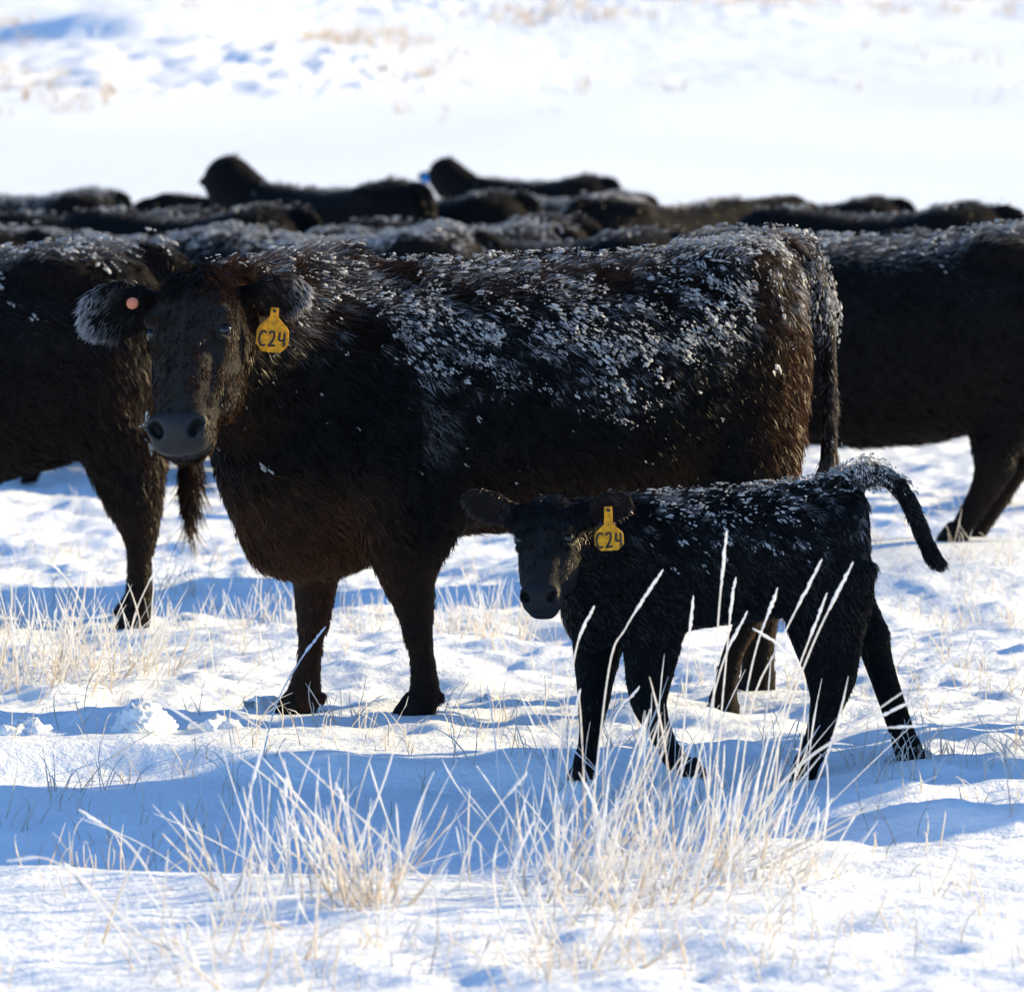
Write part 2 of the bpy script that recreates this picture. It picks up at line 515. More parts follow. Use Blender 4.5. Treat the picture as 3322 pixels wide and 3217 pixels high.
def coat_mesh(name, P, NN, spec, r, width=0.0035, clump=0.035):
    s = spec(P, NN)
    L, D, lift, frost, tone = s['L'], s['dir'], s['lift'], s['frost'], s['tone']
    n = len(P)
    vox = np.floor(P / clump + hash3(np.floor(P / (clump * 2.3)), 1.7) * 0.5)
    cl = hash3(vox, 3.1)
    D = unit(D + 0.38 * cl + 0.22 * r.normal(size=(n, 3)))
    D = unit(D - NN * (D * NN).sum(1, keepdims=True))
    L = L * (0.6 + 0.6 * r.random(n)) * (1 + 0.25 * cl[:, 0])
    lf = np.clip(lift * (0.7 + 0.6 * r.random(n)) + 0.1 * cl[:, 1], 0.03, 1.2)
    d1 = unit(D + NN * (lf[:, None] * 1.25)); d2 = unit(D + NN * (lf[:, None] * 0.55) + np.array([0, 0, -0.18]))
    root = P - NN * 0.004; mid = root + d1 * (L * 0.5)[:, None]; tip = mid + d2 * (L * 0.55)[:, None]
    side = unit(np.cross(d1, NN + 0.9 * r.normal(size=(n, 3))))
    w = (width * (0.6 + 0.8 * r.random(n)) * s.get('w', 1.0))[:, None]
    Vv = np.stack([root - side * w * .5, root + side * w * .5, mid - side * w * .4, mid + side * w * .4, tip], 1).reshape(-1, 3)
    b = np.arange(n)[:, None] * 5
    Fv = np.concatenate([b + np.array([[0, 1, 3]]), b + np.array([[0, 3, 2]]), b + np.array([[2, 3, 4]])])
    tone = np.clip(tone * (0.5 + 1.0 * r.random(n)) * (1 + .6 * cl[:, 2]), 0, 1)[:, None]
    base = BLACK * (1 - tone) + BROWN * tone
    fr = np.clip(frost * (0.3 + 1.1 * r.random(n)), 0, 1)[:, None]
    cc = np.empty((n, 5, 3))
    for q, f in enumerate((0.15, 0.15, 0.75, 0.75, 1.0)):
        g = fr * f
        cc[:, q] = base * (1 - g) + WHITE * g
    return np_mesh(name, Vv, Fv, True, cc.reshape(-1, 3))

ICO_V = None
def ico():
    global ICO_V, ICO_F
    p = (1 + 5 ** .5) / 2
    v = np.array([(-1, p, 0), (1, p, 0), (-1, -p, 0), (1, -p, 0), (0, -1, p), (0, 1, p), (0, -1, -p), (0, 1, -p), (p, 0, -1), (p, 0, 1), (-p, 0, -1), (-p, 0, 1)], float)
    ICO_V = v / np.linalg.norm(v[0])
    ICO_F = np.array([(0, 11, 5), (0, 5, 1), (0, 1, 7), (0, 7, 10), (0, 10, 11), (1, 5, 9), (5, 11, 4), (11, 10, 2), (10, 7, 6), (7, 1, 8), (3, 9, 4), (3, 4, 2), (3, 2, 6), (3, 6, 8), (3, 8, 9), (4, 9, 5), (2, 4, 11), (6, 2, 10), (8, 6, 7), (9, 8, 1)])
ico()

def crumbs_mesh(name, P, D, NN, size, r, long=2.2):
    """rime lumps: every seed point becomes a little cluster of irregular grains"""
    k = 1 + r.integers(0, 5, len(P))
    i = np.repeat(np.arange(len(P)), k)
    P, D, NN, size = P[i], D[i], NN[i], size[i]
    n = len(P)
    D = unit(D - NN * (D * NN).sum(1, keepdims=True)); S = np.cross(D, NN)
    g = r.normal(size=(n, 3)) * (size * 1.25)[:, None]
    P = P + D * g[:, :1] * 2.0 + S * g[:, 1:2] + NN * g[:, 2:] * .35
    size = size * (.35 + .65 * r.random(n))
    sc = np.stack([size * (0.7 + long * r.random(n)), size * (0.6 + 0.5 * r.random(n)), size * (0.5 + 0.5 * r.random(n))], 1)
    loc = ICO_V[None] * (1 + 0.38 * r.normal(size=(n, 12, 1))) * sc[:, None, :]
    Vv = P[:, None] + loc[:, :, :1] * D[:, None] + loc[:, :, 1:2] * S[:, None] + loc[:, :, 2:] * NN[:, None]
    Fv = (np.arange(n)[:, None, None] * 12 + ICO_F[None]).reshape(-1, 3)
    return np_mesh(name, Vv.reshape(-1, 3), Fv, False)

# ------------------------------------------------------------------ head, ears, tags
def frame(T, U):
    T = np.array(T, float); T /= np.linalg.norm(T)
    U = np.array(U, float); U -= T * (U @ T); U /= np.linalg.norm(U)
    return T, U, np.cross(T, U)

def add_head(f, O, T, U, s=1.0, calf=False, detail=True):
    """O poll, T poll->muzzle, U lateral, V = T x U must point out of the face"""
    T, U, Vv = frame(T, U); O = np.array(O, float)
    pt = lambda t, u, v: O + s * (t * T + u * U + v * Vv)
    if calf:
        raw = [(-.035, .062, .02, .05), (.02, .105, .070, .085), (.08, .125, .100, .112), (.15, .130, .104, .12), (.22, .112, .095, .115),
               (.29, .092, .085, .10), (.36, .076, .074, .082), (.41, .074, .068, .070), (.45, .075, .062, .064), (.48, .068, .046, .052), (.505, .050, .022, .036)]
        me, ey = .435, .185
    else:
        raw = [(-.04, .058, .02, .05), (.03, .104, .076, .10), (.10, .124, .106, .12), (.17, .130, .112, .13), (.24, .113, .106, .125), (.32, .090, .096, .112),
               (.39, .079, .087, .095), (.44, .081, .081, .084), (.485, .082, .075, .076), (.52, .078, .064, .066), (.540, .062, .042, .050)]
        me, ey = .495, .200
    st = [(t, 0, fv - rv, ru, rv) for t, ru, fv, rv in raw]
    st = [tuple(q * s for q in a) for a in st]
    f.loft(st, O, T, U, k=0.04 * s, p=2.45, sm=0.035)
    R = np.array([T, U, Vv])
    # cheeks / jaw
    for sg in (-1, 1):
        f.ell(pt(ey + .085, sg * .074, -.060), np.array([.125, .052, .085]) * s, R, k=0.03 * s)
    f.cone(pt(ey + .12, 0, -.08), pt(me - .01, 0, -.030), .058 * s, .040 * s, k=0.035 * s)
    # broad square muzzle and chin
    mw = .070 if calf else .076
    f.ell(pt(me - .004, 0, .008), np.array([.055, mw, .060]) * s, R, k=0.05 * s)
    f.loft([tuple(q * s for q in a) for a in ((-mw, 0, 0, .022, .020), (-mw * .6, .008, 0, .034, .030), (0, .012, 0, .036, .032), (mw * .6, .008, 0, .034, .030), (mw, 0, 0, .022, .020))], pt(me + .020, 0, .014), U, T, k=0.02 * s)   # upper lip roll
    f.ell(pt(me + .038, 0, -.040), np.array([.030, .052, .032]) * s, R, k=0.010 * s)
    if detail:
        for sg in (-1, 1):
            f.cone(pt(ey + .035, sg * .100, .040), pt(me - .085, sg * .076, .022), .012 * s, .008 * s, k=0.025 * s)   # facial crest
            f.ell(pt(ey - .036, sg * .106, .064), np.array([.030, .026, .030]) * s, R, k=0.020 * s)     # brow
            f.ell(pt(ey + .034, sg * .101, .054), np.array([.022, .022, .024]) * s, R, k=0.016 * s)     # lower lid
            f.ell(pt(ey + .002, sg * .130, .064), np.array([.015, .026, .026]) * s, R, k=0.008 * s, op='sub')
            f.ell(pt(ey + .12, sg * .092, .064), np.array([.070, .012, .022]) * s, R, k=0.035 * s, op='sub')   # hollow before the cheek
            f.ell(pt(me + .002, sg * .064, .058), np.array([.036, .024, .022]) * s, R, k=0.014 * s)     # nostril wing
            a = math.radians(-38) * sg
            Tn = T * math.cos(a) + U * math.sin(a); Un = -T * math.sin(a) + U * math.cos(a)
            f.ell(pt(me + .012, sg * .057, .078), np.array([.029, .0165, .050]) * s, np.array([Tn, Un, Vv]), k=0.008 * s, op='sub')
        f.ell(pt(me + .046, 0, -.010), np.array([.045, .12, .0060]) * s, R, k=0.008 * s, op='sub')      # mouth line
    return pt, (T, U, Vv), me, ey

def add_ear(f, B, E, Nn, L, W, k=0.015, cup=1.0, th=0.013):
    """leaf-shaped cupped ear from base B along E, hollow side facing Nn"""
    E, S, Q = frame(E, np.cross(np.array(Nn, float), np.array(E, float)))   # S across, Q = E x S ~ hollow direction
    if Q @ np.array(Nn) < 0: S, Q = -S, -Q
    th = max(th, 0.9 * f.h)
    st = [(-.02, 0, 0, .030, .026), (.10 * L, 0, 0, .036, .026), (.28 * L, 0, 0, .40 * W, th * 1.7), (.5 * L, 0, 0, .5 * W, th * 1.6), (.74 * L, 0, 0, .47 * W, th * 1.3), (.90 * L, 0, 0, .34 * W, th), (L, 0, 0, .13 * W, th * .8)]
    O = np.array(B, float)
    f.loft(st, O, E, S, k=k)
    V2 = np.cross(E, S)
    c = O + E * (.56 * L) + V2 * (th * 1.9)
    f.ell(c, (.36 * L, .36 * W, th * 1.7 * cup), np.array([E, S, V2]), k=0.006, op='sub')
    return E, S, V2

def ring_tube(path, radii, sides, up=None, cap=True):
    """tube along path; returns V,F(quads+tri as quads)"""
    P = np.array(path, float); n = len(P)
    T = np.gradient(P, axis=0); T = unit(T)
    ref = np.array([0.3, 0.2, 0.93]) if up is None else np.array(up, float)
    A = np.cross(T, ref)
    bad = np.linalg.norm(A, axis=1) < 0.05
    if bad.any(): A[bad] = np.cross(T[bad], np.array([1., 0.1, 0]))
    A = unit(A); B = np.cross(T, A)
    an = np.linspace(0, 2 * np.pi, sides, endpoint=False)
    R = np.asarray(radii, float).reshape(n, -1)
    V = P[:, None] + (np.cos(an)[None, :, None] * A[:, None] + np.sin(an)[None, :, None] * B[:, None]) * (R[:, :, None] if R.shape[1] == sides else R[:, :1, None])
    V = V.reshape(-1, 3)
    i = np.arange(n - 1)[:, None] * sides; j = np.arange(sides)[None]; j2 = (j + 1) % sides
    F = np.stack([i + j, i + j2, i + sides + j2, i + sides + j], 2).reshape(-1, 4)
    return V, F

class Bag:
    def __init__(s): s.V = []; s.F = []; s.C = []; s.n = 0
    def add(s, V, F, c=None):
        s.V.append(V); s.F.append(F + s.n); s.n += len(V)
        if c is not None: s.C.append(np.broadcast_to(c, (len(V), 3)))
    def mesh(s, name, smooth=True):
        return np_mesh(name, np.concatenate(s.V), np.concatenate(s.F), smooth, np.concatenate(s.C) if s.C else None)

STROKES = {
    'C': [[(.92, .86), (.72, .98), (.40, .96), (.14, .74), (.06, .42), (.20, .12), (.52, .02), (.92, .10)]],
    '2': [[(.08, .80), (.24, .97), (.58, .98), (.74, .78), (.62, .48), (.30, .18), (.08, .03), (.50, .05), (.96, .07)]],
    '4': [[(.18, .98), (.14, .70), (.16, .46), (.52, .44), (.90, .50)], [(.78, .98), (.80, .55), (.80, .02)]],
}

def build_tag(parent, loc, rot, w, h, neck_w, neck_h, mat, text=None, letter_h=0.4, ty=0.0):
    """flat moulded ear tag in its own XZ plane (front faces -Y), hanging from its top hole at the origin"""
    c = 0.28
    y0 = -neck_h
    prof = [(-neck_w / 2, 0.008), (neck_w / 2, 0.008), (neck_w / 2 * 1.05, y0), (w / 2 - w * .06, y0 - h * c), (w / 2, y0 - h * (c + .12)), (w / 2, y0 - h * .78), (w / 2 - w * .22, y0 - h), (-w / 2 + w * .22, y0 - h), (-w / 2, y0 - h * .78), (-w / 2, y0 - h * (c + .12)), (-w / 2 + w * .06, y0 - h * c), (-neck_w / 2 * 1.05, y0)]
    th = 0.0016
    n = len(prof)
    import bmesh
    bm = bmesh.new()
    bend = lambda z: -0.06 * (z / (h + neck_h)) ** 2 * h
    fr = [bm.verts.new((x, -th + bend(z), z)) for x, z in prof]
    bk = [bm.verts.new((x, th + bend(z), z)) for x, z in prof]
    bm.faces.new(fr); bm.faces.new(bk[::-1])
    for i in range(n): bm.faces.new((fr[i], bk[i], bk[(i + 1) % n], fr[(i + 1) % n]))
    bmesh.ops.bevel(bm, geom=[e for e in bm.edges if abs((e.verts[0].co - e.verts[1].co).y) < 1e-4 or True], offset=0.0007, segments=1, affect='EDGES')
    bmesh.ops.recalc_face_normals(bm, faces=bm.faces)
    me = bpy.data.meshes.new('ear_tag'); bm.to_mesh(me); bm.free()
    t = mesh_obj('ear_tag', me, mat, parent)
    t.location = loc; t.rotation_euler = rot
    # fastening stud
    a = np.linspace(0, 2 * np.pi, 14, endpoint=False)
    V, F = ring_tube([(0, .006, 0), (0, -.0055, 0), (0, -.0062, 0), (0, -.0064, 0)], [.0045, .0045, .003, .0003], 10, up=(1, 0, 0))
    mesh_obj('stud', np_mesh('stud', V, F), M_INK, t)
    if text:
        bag = Bag(); lh = letter_h * h; lw = lh * .52; gap = lh * .13
        x = -(len(text) * lw + (len(text) - 1) * gap) / 2
        zc = y0 - h * (.62 + ty)
        for ch in text:
            for st in STROKES[ch]:
                q = catmull(np.array(st), 4)
                path = [(x + a * lw, 0, zc - lh / 2 + b * lh) for a, b in q]
                path = [(a, -th - 0.0012 + bend(b), b) for a, _, b in path]
                rr = np.full(len(path), lh * .075); rr[0] *= .6; rr[-1] *= .6
                V, F = ring_tube(path, rr, 8, up=(0, 1, 0.01))
                yc = np.repeat(np.array(path)[:, 1], 8)
                V[:, 1] = yc + (V[:, 1] - yc) * 0.25
                bag.add(V, F)
            x += lw + gap
        mesh_obj('lettering', bag.mesh('lettering'), M_INK, t)
    return t

def build_eye(parent, c, r):
    f = Field((-.04,) * 3, (.04,) * 3, 0.005)
    f.ell((0, 0, 0), (.024, .024, .024), k=0.001)
    V, F = f.mesh(1)
    o = mesh_obj('eye', np_mesh('eye', V * (r / .024), F), M_EYE, parent)
    o.location = c
    return o

def hoof_mesh(L=0.115, W=0.10, H=0.065, rz=0.0):
    f = Field((-.12, -.09, -.02), (.12, .09, .11), 0.007)
    for sg in (-1, 1):
        st = [(0.0, -.012, sg * W * .26, L * .56, W * .25), (H * .5, -.002, sg * W * .25, L * .47, W * .24), (H, .012, sg * W * .22, L * .38, W * .22), (H + .012, .014, sg * W * .2, L * .30, W * .18)]
        f.loft(st, (0, 0, 0), (0, 0, 1), (1, 0, 0), k=0.004, sm=0.03)
    return f.mesh(1)

# ------------------------------------------------------------------ the animal builder
def build_animal(name, loc, rz, scale, sculpt, lo, hi, h, coat_n, spec, tintf, seed, frost=None, hair_w=0.0035, clump=0.035, side_bias=None, hair_mat=None):
    """sculpt(field) adds the primitives and returns a dict of anchors"""
    f = Field(lo, hi, h)
    anchors = sculpt(f) or {}
    V, F = f.mesh(2)
    VN = vnormals(V, F)
    r = np.random.default_rng(seed)
    root = empty(name, loc, rz, scale)
    body = mesh_obj('body', np_mesh('body', V, F, True, tintf(V, VN)), M_HIDE, root)
    wf = lambda C, CN: spec(C, CN)['den'] * (1.0 if side_bias is None else np.where(CN[:, 1] > 0.25, side_bias, 1.0))
    P, NN = sample_surface(V, F, VN, coat_n, wf, r)
    coat = mesh_obj('coat', coat_mesh('coat', P, NN, spec, r, hair_w, clump), hair_mat or M_HAIR, root, 'stuff')
    if frost:
        n, wfun, sfun, off = frost
        P, NN = sample_surface(V, F, VN, n, wfun, r)
        if len(P):
            s = spec(P, NN)
            sz = sfun(P, r)
            mesh_obj('frost_crust', crumbs_mesh('frost_crust', P + NN * (off * s['L'] * (0.5 + 0.6 * r.random(len(P))))[:, None], s['dir'], NN, sz, r), M_FROST, root, 'stuff')
    return root, anchors, (V, F, VN)

def copy_tree(o, parent=None):
    c = o.copy(); COL.objects.link(c); c.parent = parent
    for ch in list(o.children):
        copy_tree(ch, c)
    return c

# ================================================================== MAIN COW
KM, DM, OXM = 652.0, 14.0, 1050.0            # image scale at the cow, its distance, its own origin
MYAW = math.radians(16); MC, MS = math.cos(MYAW), math.sin(MYAW)
mx = lambda px, y=0.0: ((px - OXM) / KM + y * MS) / MC      # own x for a point y metres off the midline
to_main = lambda v: np.array([v[0] * MC + v[1] * MS, -v[0] * MS + v[1] * MC, v[2]])
mz = lambda py: CAM_H - (py - 397) / KM
MAIN_LOC = ((OXM - 980) / KM, DM, 0.0)

def leg_loft(f, rows, ky, kx, kz, ry, k=0.04):
    shrink = .004 if k > .05 else -.004
    """rows (py, left px, right px, cy, ry) from top to bottom"""
    st = []
    for py, l, r_, cy, rr in rows:
        st.append((kz(py), (kx(l, cy) + kx(r_, cy)) / 2, cy, max(0.02, (kx(r_) - kx(l)) / 2 - shrink), rr))
    st.sort()
    f.loft(st, (0, 0, 0), (0, 0, 1), (1, 0, 0), k=k, sm=0.03)

def wloc(px, py, Y):
    """own coordinates of a point seen at (px,py) that stands Y metres behind the cow's origin"""
    d = DM + Y
    return to_main([(px - 980) * d / 9128.0 - MAIN_LOC[0], Y, CAM_H - (py - 397) * d / 9128.0])
M_HEAD_O = wloc(388, 533, -.64)
M_HEAD_T = to_main([-0.075, -0.50, -0.86])
M_HEAD_U = to_main([0.955, -0.26, 0.06])
M_HEAD_S = 1.0
EAR_L = wloc(152, 606, -.67); EAR_R = wloc(592, 562, -.62)

def sculpt_main(f):
    # torso (left end is the chest)
    st = []
    for px, top, bot, hw in [(540, 640, 990, .13), (590, 560, 1050, .22), (660, 508, 1066, .27), (760, 499, 1046, .31), (860, 498, 1022, .35), (1000, 492, 1016, .39), (1120, 488, 1008, .40),
                             (1240, 484, 980, .38), (1340, 472, 950, .35), (1420, 460, 930, .31), (1470, 464, 925, .27), (1505, 482, 900, .21), (1527, 530, 850, .14), (1538, 600, 770, .07)]:
        z1, z0 = mz(top) - .012, mz(bot) + .012
        st.append((mx(px), 0, (z1 + z0) / 2, hw, (z1 - z0) / 2))
    f.loft(st, (0, 0, 0), (1, 0, 0), (0, 1, 0), k=0.06, p=2.2, sm=0.035)
    # chest, brisket, neck turning towards the viewer
    f.ell((mx(590), 0.0, mz(1000)), (.15, .15, .135), k=0.08)
    f.ell((mx(640), 0.0, mz(1040)), (.13, .10, .075), k=0.05)
    f.ell((mx(560), -0.04, mz(800)), (.17, .19, .38), k=0.10)
    f.ell((mx(500, -.06), -0.06, mz(790)), (.11, .15, .29), k=0.08)
    f.cone((mx(480), -0.06, mz(880)), (mx(560), 0, mz(1000)), .085, .13, k=0.08)
    f.cone((mx(600), -0.02, mz(670)), (mx(436, -.28), -0.28, mz(630)), .22, .145, k=0.10)
    f.cone((mx(500, -.08), -0.08, mz(760)), (mx(425, -.32), -0.32, mz(690)), .16, .10, k=0.08)
    f.cone((mx(660), 0, mz(530)), (mx(455, -.28), -0.28, mz(575)), .07, .075, k=0.07)
    # shoulder, hip and thigh masses
    for sg in (-1, 1):
        f.ell((mx(735), sg * .22, mz(800)), (.17, .085, .30), k=0.07)
        f.ell((mx(760), sg * .20, mz(960)), (.14, .09, .17), k=0.07)
        f.ell((mx(1438, sg * .18), sg * .18, mz(720)), (.155, .115, .33), k=0.08)
        f.ell((mx(1410, sg * .18), sg * .18, mz(900)), (.16, .11, .20), k=0.08)
        f.ell((mx(1375), sg * .23, mz(510)), (.10, .07, .04), k=0.08)
        f.ell((mx(1512, sg * .10), sg * .10, mz(570)), (.045, .05, .07), k=0.05)
    f.ell((mx(1330), 0, mz(960)), (.12, .13, .09), k=0.07)           # udder
    leg_loft(f, [(880, 690, 862, -.19, .11), (1000, 700, 846, -.19, .10), (1060, 716, 838, -.185, .085), (1110, 738, 836, -.18, .070), (1160, 762, 834, -.175, .060), (1195, 775, 831, -.175, .056),
                 (1235, 785, 834, -.175, .045), (1280, 789, 842, -.175, .046), (1312, 784, 845, -.175, .052), (1340, 776, 840, -.175, .052), (1350, 774, 838, -.175, .05)], None, mx, mz, None, k=0.06)
    leg_loft(f, [(960, 556, 700, .10, .10), (1050, 556, 664, .10, .085), (1100, 561, 650, .09, .07), (1140, 564, 643, .085, .062), (1180, 569, 635, .08, .056), (1220, 573, 622, .075, .045),
                 (1260, 570, 618, .07, .045), (1300, 556, 616, .065, .052), (1335, 541, 613, .06, .055), (1352, 538, 612, .06, .05)], None, mx, mz, None, k=0.06)
    leg_loft(f, [(840, 1300, 1520, -.20, .11), (940, 1330, 1510, -.20, .10), (1030, 1372, 1505, -.20, .08), (1100, 1402, 1500, -.20, .065), (1145, 1418, 1492, -.20, .055), (1190, 1404, 1458, -.20, .045),
                 (1250, 1380, 1424, -.20, .042), (1310, 1366, 1412, -.20, .046), (1345, 1356, 1410, -.20, .052), (1375, 1352, 1408, -.20, .05)], None, mx, mz, None, k=0.06)
    leg_loft(f, [(860, 1340, 1535, .20, .11), (960, 1380, 1535, .20, .10), (1050, 1420, 1540, .20, .08), (1120, 1432, 1535, .20, .065), (1160, 1436, 1530, .20, .055), (1200, 1432, 1508, .20, .050),
                 (1260, 1432, 1500, .20, .046), (1300, 1432, 1500, .20, .05), (1335, 1430, 1500, .20, .052), (1345, 1430, 1498, .20, .05)], None, mx, mz, None, k=0.06)
    for px, py, cy, r_ in ((800, 1196, -.185, .036), (602, 1184, .07, .036), (816, 1312, -.18, .036), (590, 1318, .06, .036), (1462, 1140, -.20, .038), (1490, 1155, .20, .038), (1384, 1338, -.20, .034)):
        f.ell((mx(px, cy), cy, mz(py)), (r_, r_ * 1.25, r_ * 1.15), k=.02)
    for px, py, cy in ((843, 1318, -.20), (843, 1320, -.15), (617, 1330, .03), (617, 1331, .09)):
        f.ell((mx(px, cy), cy, mz(py)), (.017, .015, .020), k=.008)
    # tail
    tl = [(mx(1480), 0, mz(484), .045), (mx(1522), 0.0, mz(486), .036), (mx(1558), -.01, mz(520), .031), (mx(1577), -.03, mz(585), .027), (mx(1586), -.04, mz(680), .023), (mx(1587), -.05, mz(780), .021),
          (mx(1584), -.06, mz(870), .022), (mx(1580), -.06, mz(960), .026), (mx(1578), -.06, mz(1040), .020), (mx(1578), -.06, mz(1080), .008)]
    f.chain(tl, k=0.04)
    pt, fr, me, ey = add_head(f, M_HEAD_O, M_HEAD_T, M_HEAD_U, M_HEAD_S)
    # ears
    T, U, Vv = fr
    bl = pt(.055, -.115, -.03); br = pt(.055, .115, -.03)
    el = EAR_L - bl; er = EAR_R - br
    Ll, Lr = np.linalg.norm(el), np.linalg.norm(er)
    add_ear(f, bl, el, (-.1, -.9, -.35), Ll, .185)
    add_ear(f, br, er, (.2, -.9, -.30), Lr, .135)
    return dict(pt=pt, fr=fr, me=me, ey=ey, earL=(bl, el, Ll), earR=(br, er, Lr), tail=np.array(tl))

def seg_dist(P, a, b):
    ab = b - a; t = np.clip(((P - a) @ ab) / (ab @ ab), 0, 1)
    return np.linalg.norm(P - a - t[:, None] * ab, axis=1), t

MAIN_ANC = {}
def main_regions(P):
    T, U, Vv = frame(M_HEAD_T, M_HEAD_U)
    q = (P - M_HEAD_O) / M_HEAD_S
    t, u, v = q @ T, q @ U, q @ Vv
    head = (t > -.06) & (t < .70) & (np.abs(u) < .17) & (v > -.135) & (P[:, 1] < -.2)
    bl = M_HEAD_O + M_HEAD_S * (.055 * T - .115 * U - .03 * Vv); br = M_HEAD_O + M_HEAD_S * (.055 * T + .115 * U - .03 * Vv)
    tl = EAR_L; tr = EAR_R
    dl, sl = seg_dist(P, bl, tl); dr, sr = seg_dist(P, br, tr)
    earl = (dl < .10) & (sl > .22); earr = (dr < .085) & (sr > .25)
    ear = earl | earr
    head = head & ~ear
    return head, ear, t, u, v, np.where(earl, sl, sr), earl

def main_spec(P, NN):
    head, ear, t, u, v, es, earl = main_regions(P)
    x, y, z = P.T
    n = len(P)
    nz = NN[:, 2]
    D = np.tile(np.array([0.75, 0.0, -0.65]), (n, 1))
    L = np.full(n, .036); lift = np.full(n, .30); tone = np.full(n, .03); den = np.ones(n); w = np.ones(n)
    top = smoothstep(.45, .85, nz)
    D = D * (1 - top[:, None]) + np.array([1.0, 0, .1]) * top[:, None]
    L = L + .010 * top; lift = lift + .25 * top; tone = tone + .25 * top
    # neck crest and shoulder: long rough hair
    nk = smoothstep(mx(760), mx(600), x) * smoothstep(mz(700), mz(560), z)
    L = L + .03 * nk; lift = lift + .35 * nk; tone = tone + .35 * nk
    D = D + nk[:, None] * np.array([0.1, 0, .45])
    # rump
    rp = smoothstep(mx(1330), mx(1480), x) * smoothstep(mz(1000), mz(880), z)
    D = D * (1 - rp[:, None]) + np.array([.35, 0, -1.0]) * rp[:, None]
    L = L + .010 * rp; lift = lift + .12 * rp; tone = tone + rp * (.45 + .45 * smoothstep(mz(560), mz(850), z))
    # chest
    ch = smoothstep(mx(760), mx(640), x) * smoothstep(mz(850), mz(980), z)
    tone = tone + .75 * ch
    # belly
    be = smoothstep(-.2, -.7, nz)
    L = L + .014 * be; D = D * (1 - .7 * be[:, None]) + np.array([.3, 0, -1.0]) * .7 * be[:, None]; tone = tone + .2 * be
    # legs
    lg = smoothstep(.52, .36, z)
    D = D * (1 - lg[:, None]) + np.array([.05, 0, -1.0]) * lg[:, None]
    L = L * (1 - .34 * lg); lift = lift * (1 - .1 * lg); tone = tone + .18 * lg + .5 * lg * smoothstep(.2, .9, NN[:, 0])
    L = np.where(z < .10, .020, L)
    den = den * (1 - .15 * lg)
    # tail
    tlm = (x > np.interp(z, [mz(900), mz(600), mz(520)], [mx(1558), mx(1556), mx(1545)])) & (z < mz(510))
    D = np.where(tlm[:, None], np.array([.05, 0, -1.0]), D); L = np.where(tlm, .032, L); lift = np.where(tlm, .13, lift); tone = np.where(tlm, .45, tone)
    sw = tlm & (z < mz(860)); L = np.where(sw, .10, L)
    den = np.where(tlm, 1.6, den)
    # frosty hair on the upper side
    wv = .5 * vnoise3(P, 9, 2.0) + .5 * vnoise3(P, 23, 5.0)
    low = np.interp(x, [mx(500), mx(640), mx(760), mx(900), mx(1100), mx(1250), mx(1380), mx(1560)], [mz(620), mz(640), mz(760), mz(735), mz(790), mz(730), mz(640), mz(600)])
    fz = smoothstep(-.06, .10, z - low) * smoothstep(.36, .62, wv)
    tuft = smoothstep(.52, .64, .5 * vnoise3(P, 75, 3.3) + .5 * vnoise3(P, 41, 7.1))
    fz = fz * (.06 + .92 * tuft)
    fz = np.maximum(fz, nk * smoothstep(.35, .65, wv) * (.10 + .6 * tuft))
    hip = smoothstep(mx(1280), mx(1380), x) * smoothstep(.35, .8, nz)
    fz = np.maximum(fz, hip * smoothstep(.3, .6, wv) * (.12 + .6 * tuft))
    fz = np.where(tlm & (z > mz(700)), .75, fz)
    fz = np.where(tlm & (z <= mz(700)), .18, fz)
    strk = smoothstep(mx(740), mx(765), x) * smoothstep(mx(830), mx(790), x) * smoothstep(mz(900), mz(820), z) * smoothstep(mz(600), mz(700), z)
    fz = np.maximum(fz, .22 * strk * smoothstep(.4, .6, wv))
    frost = fz
    # face
    T, U, Vv = frame(M_HEAD_T, M_HEAD_U)
    D = np.where(head[:, None], T + .5 * U * np.sign(u)[:, None], D)
    L = np.where(head, .019 + .013 * smoothstep(.15, .03, t) + .018 * smoothstep(-.03, -.13, v), L)
    lift = np.where(head, .40 + .14 * smoothstep(.15, .03, t), lift)
    tone = np.where(head, (.24 + .12 * smoothstep(.08, .2, t)) * (.25 + 1.5 * vnoise3(P, 38, 1.7) * (.4 + 1.2 * np.abs(hash3(P * 37.0, 5.0)[:, 0]))), tone)
    frost = np.where(head, 0.0, frost)
    den = np.where(head, np.where(((t > .465) & (v > -.02) & (np.abs(u) < .085)) | ((np.abs(t - .201) < .024) & (np.abs(u) > .085) & (v > .035)), 0.0, 3.4), den)
    w = np.where(head, .62, w)
    # ears: long rimed fringe
    el = np.where(earl[:, None], np.array([-.85, -.1, -.25]), np.array([.85, 0, -.15]))
    D = np.where(ear[:, None], el + np.array([0, 0, -.75]) * (es > .4)[:, None], D)
    L = np.where(ear, .026 + .014 * es, L); lift = np.where(ear, .22, lift); tone = np.where(ear, np.where(earl, .05, .3), tone)
    frost = np.where(ear, smoothstep(.45, 1.0, es) * .75 + .05, frost)
    den = np.where(ear, 1.7, den)
    den = np.where(z < .03, 0.0, den)
    return dict(L=L, dir=D, lift=lift, frost=frost, tone=tone, den=den, w=w)

def main_tint(V, VN):
    head, ear, t, u, v, es, earl = main_regions(V)
    c = np.tile(BLACK * 1.15, (len(V), 1))
    tn = main_spec(V, VN)['tone'][:, None] * .22
    c = c * (1 - tn) + BROWN * tn
    f_ = head[:, None] * smoothstep(.02, .2, t)[:, None]
    c = c * (1 - f_) + np.array([.022, .020, .0185]) * f_
    nose = (head * smoothstep(.462, .478, t) * smoothstep(-.035, -.01, v) * smoothstep(.095, .08, np.abs(u)))[:, None]
    c = c * (1 - nose) + np.array([.014, .0138, .015]) * nose
    return np.concatenate([c, nose], 1)

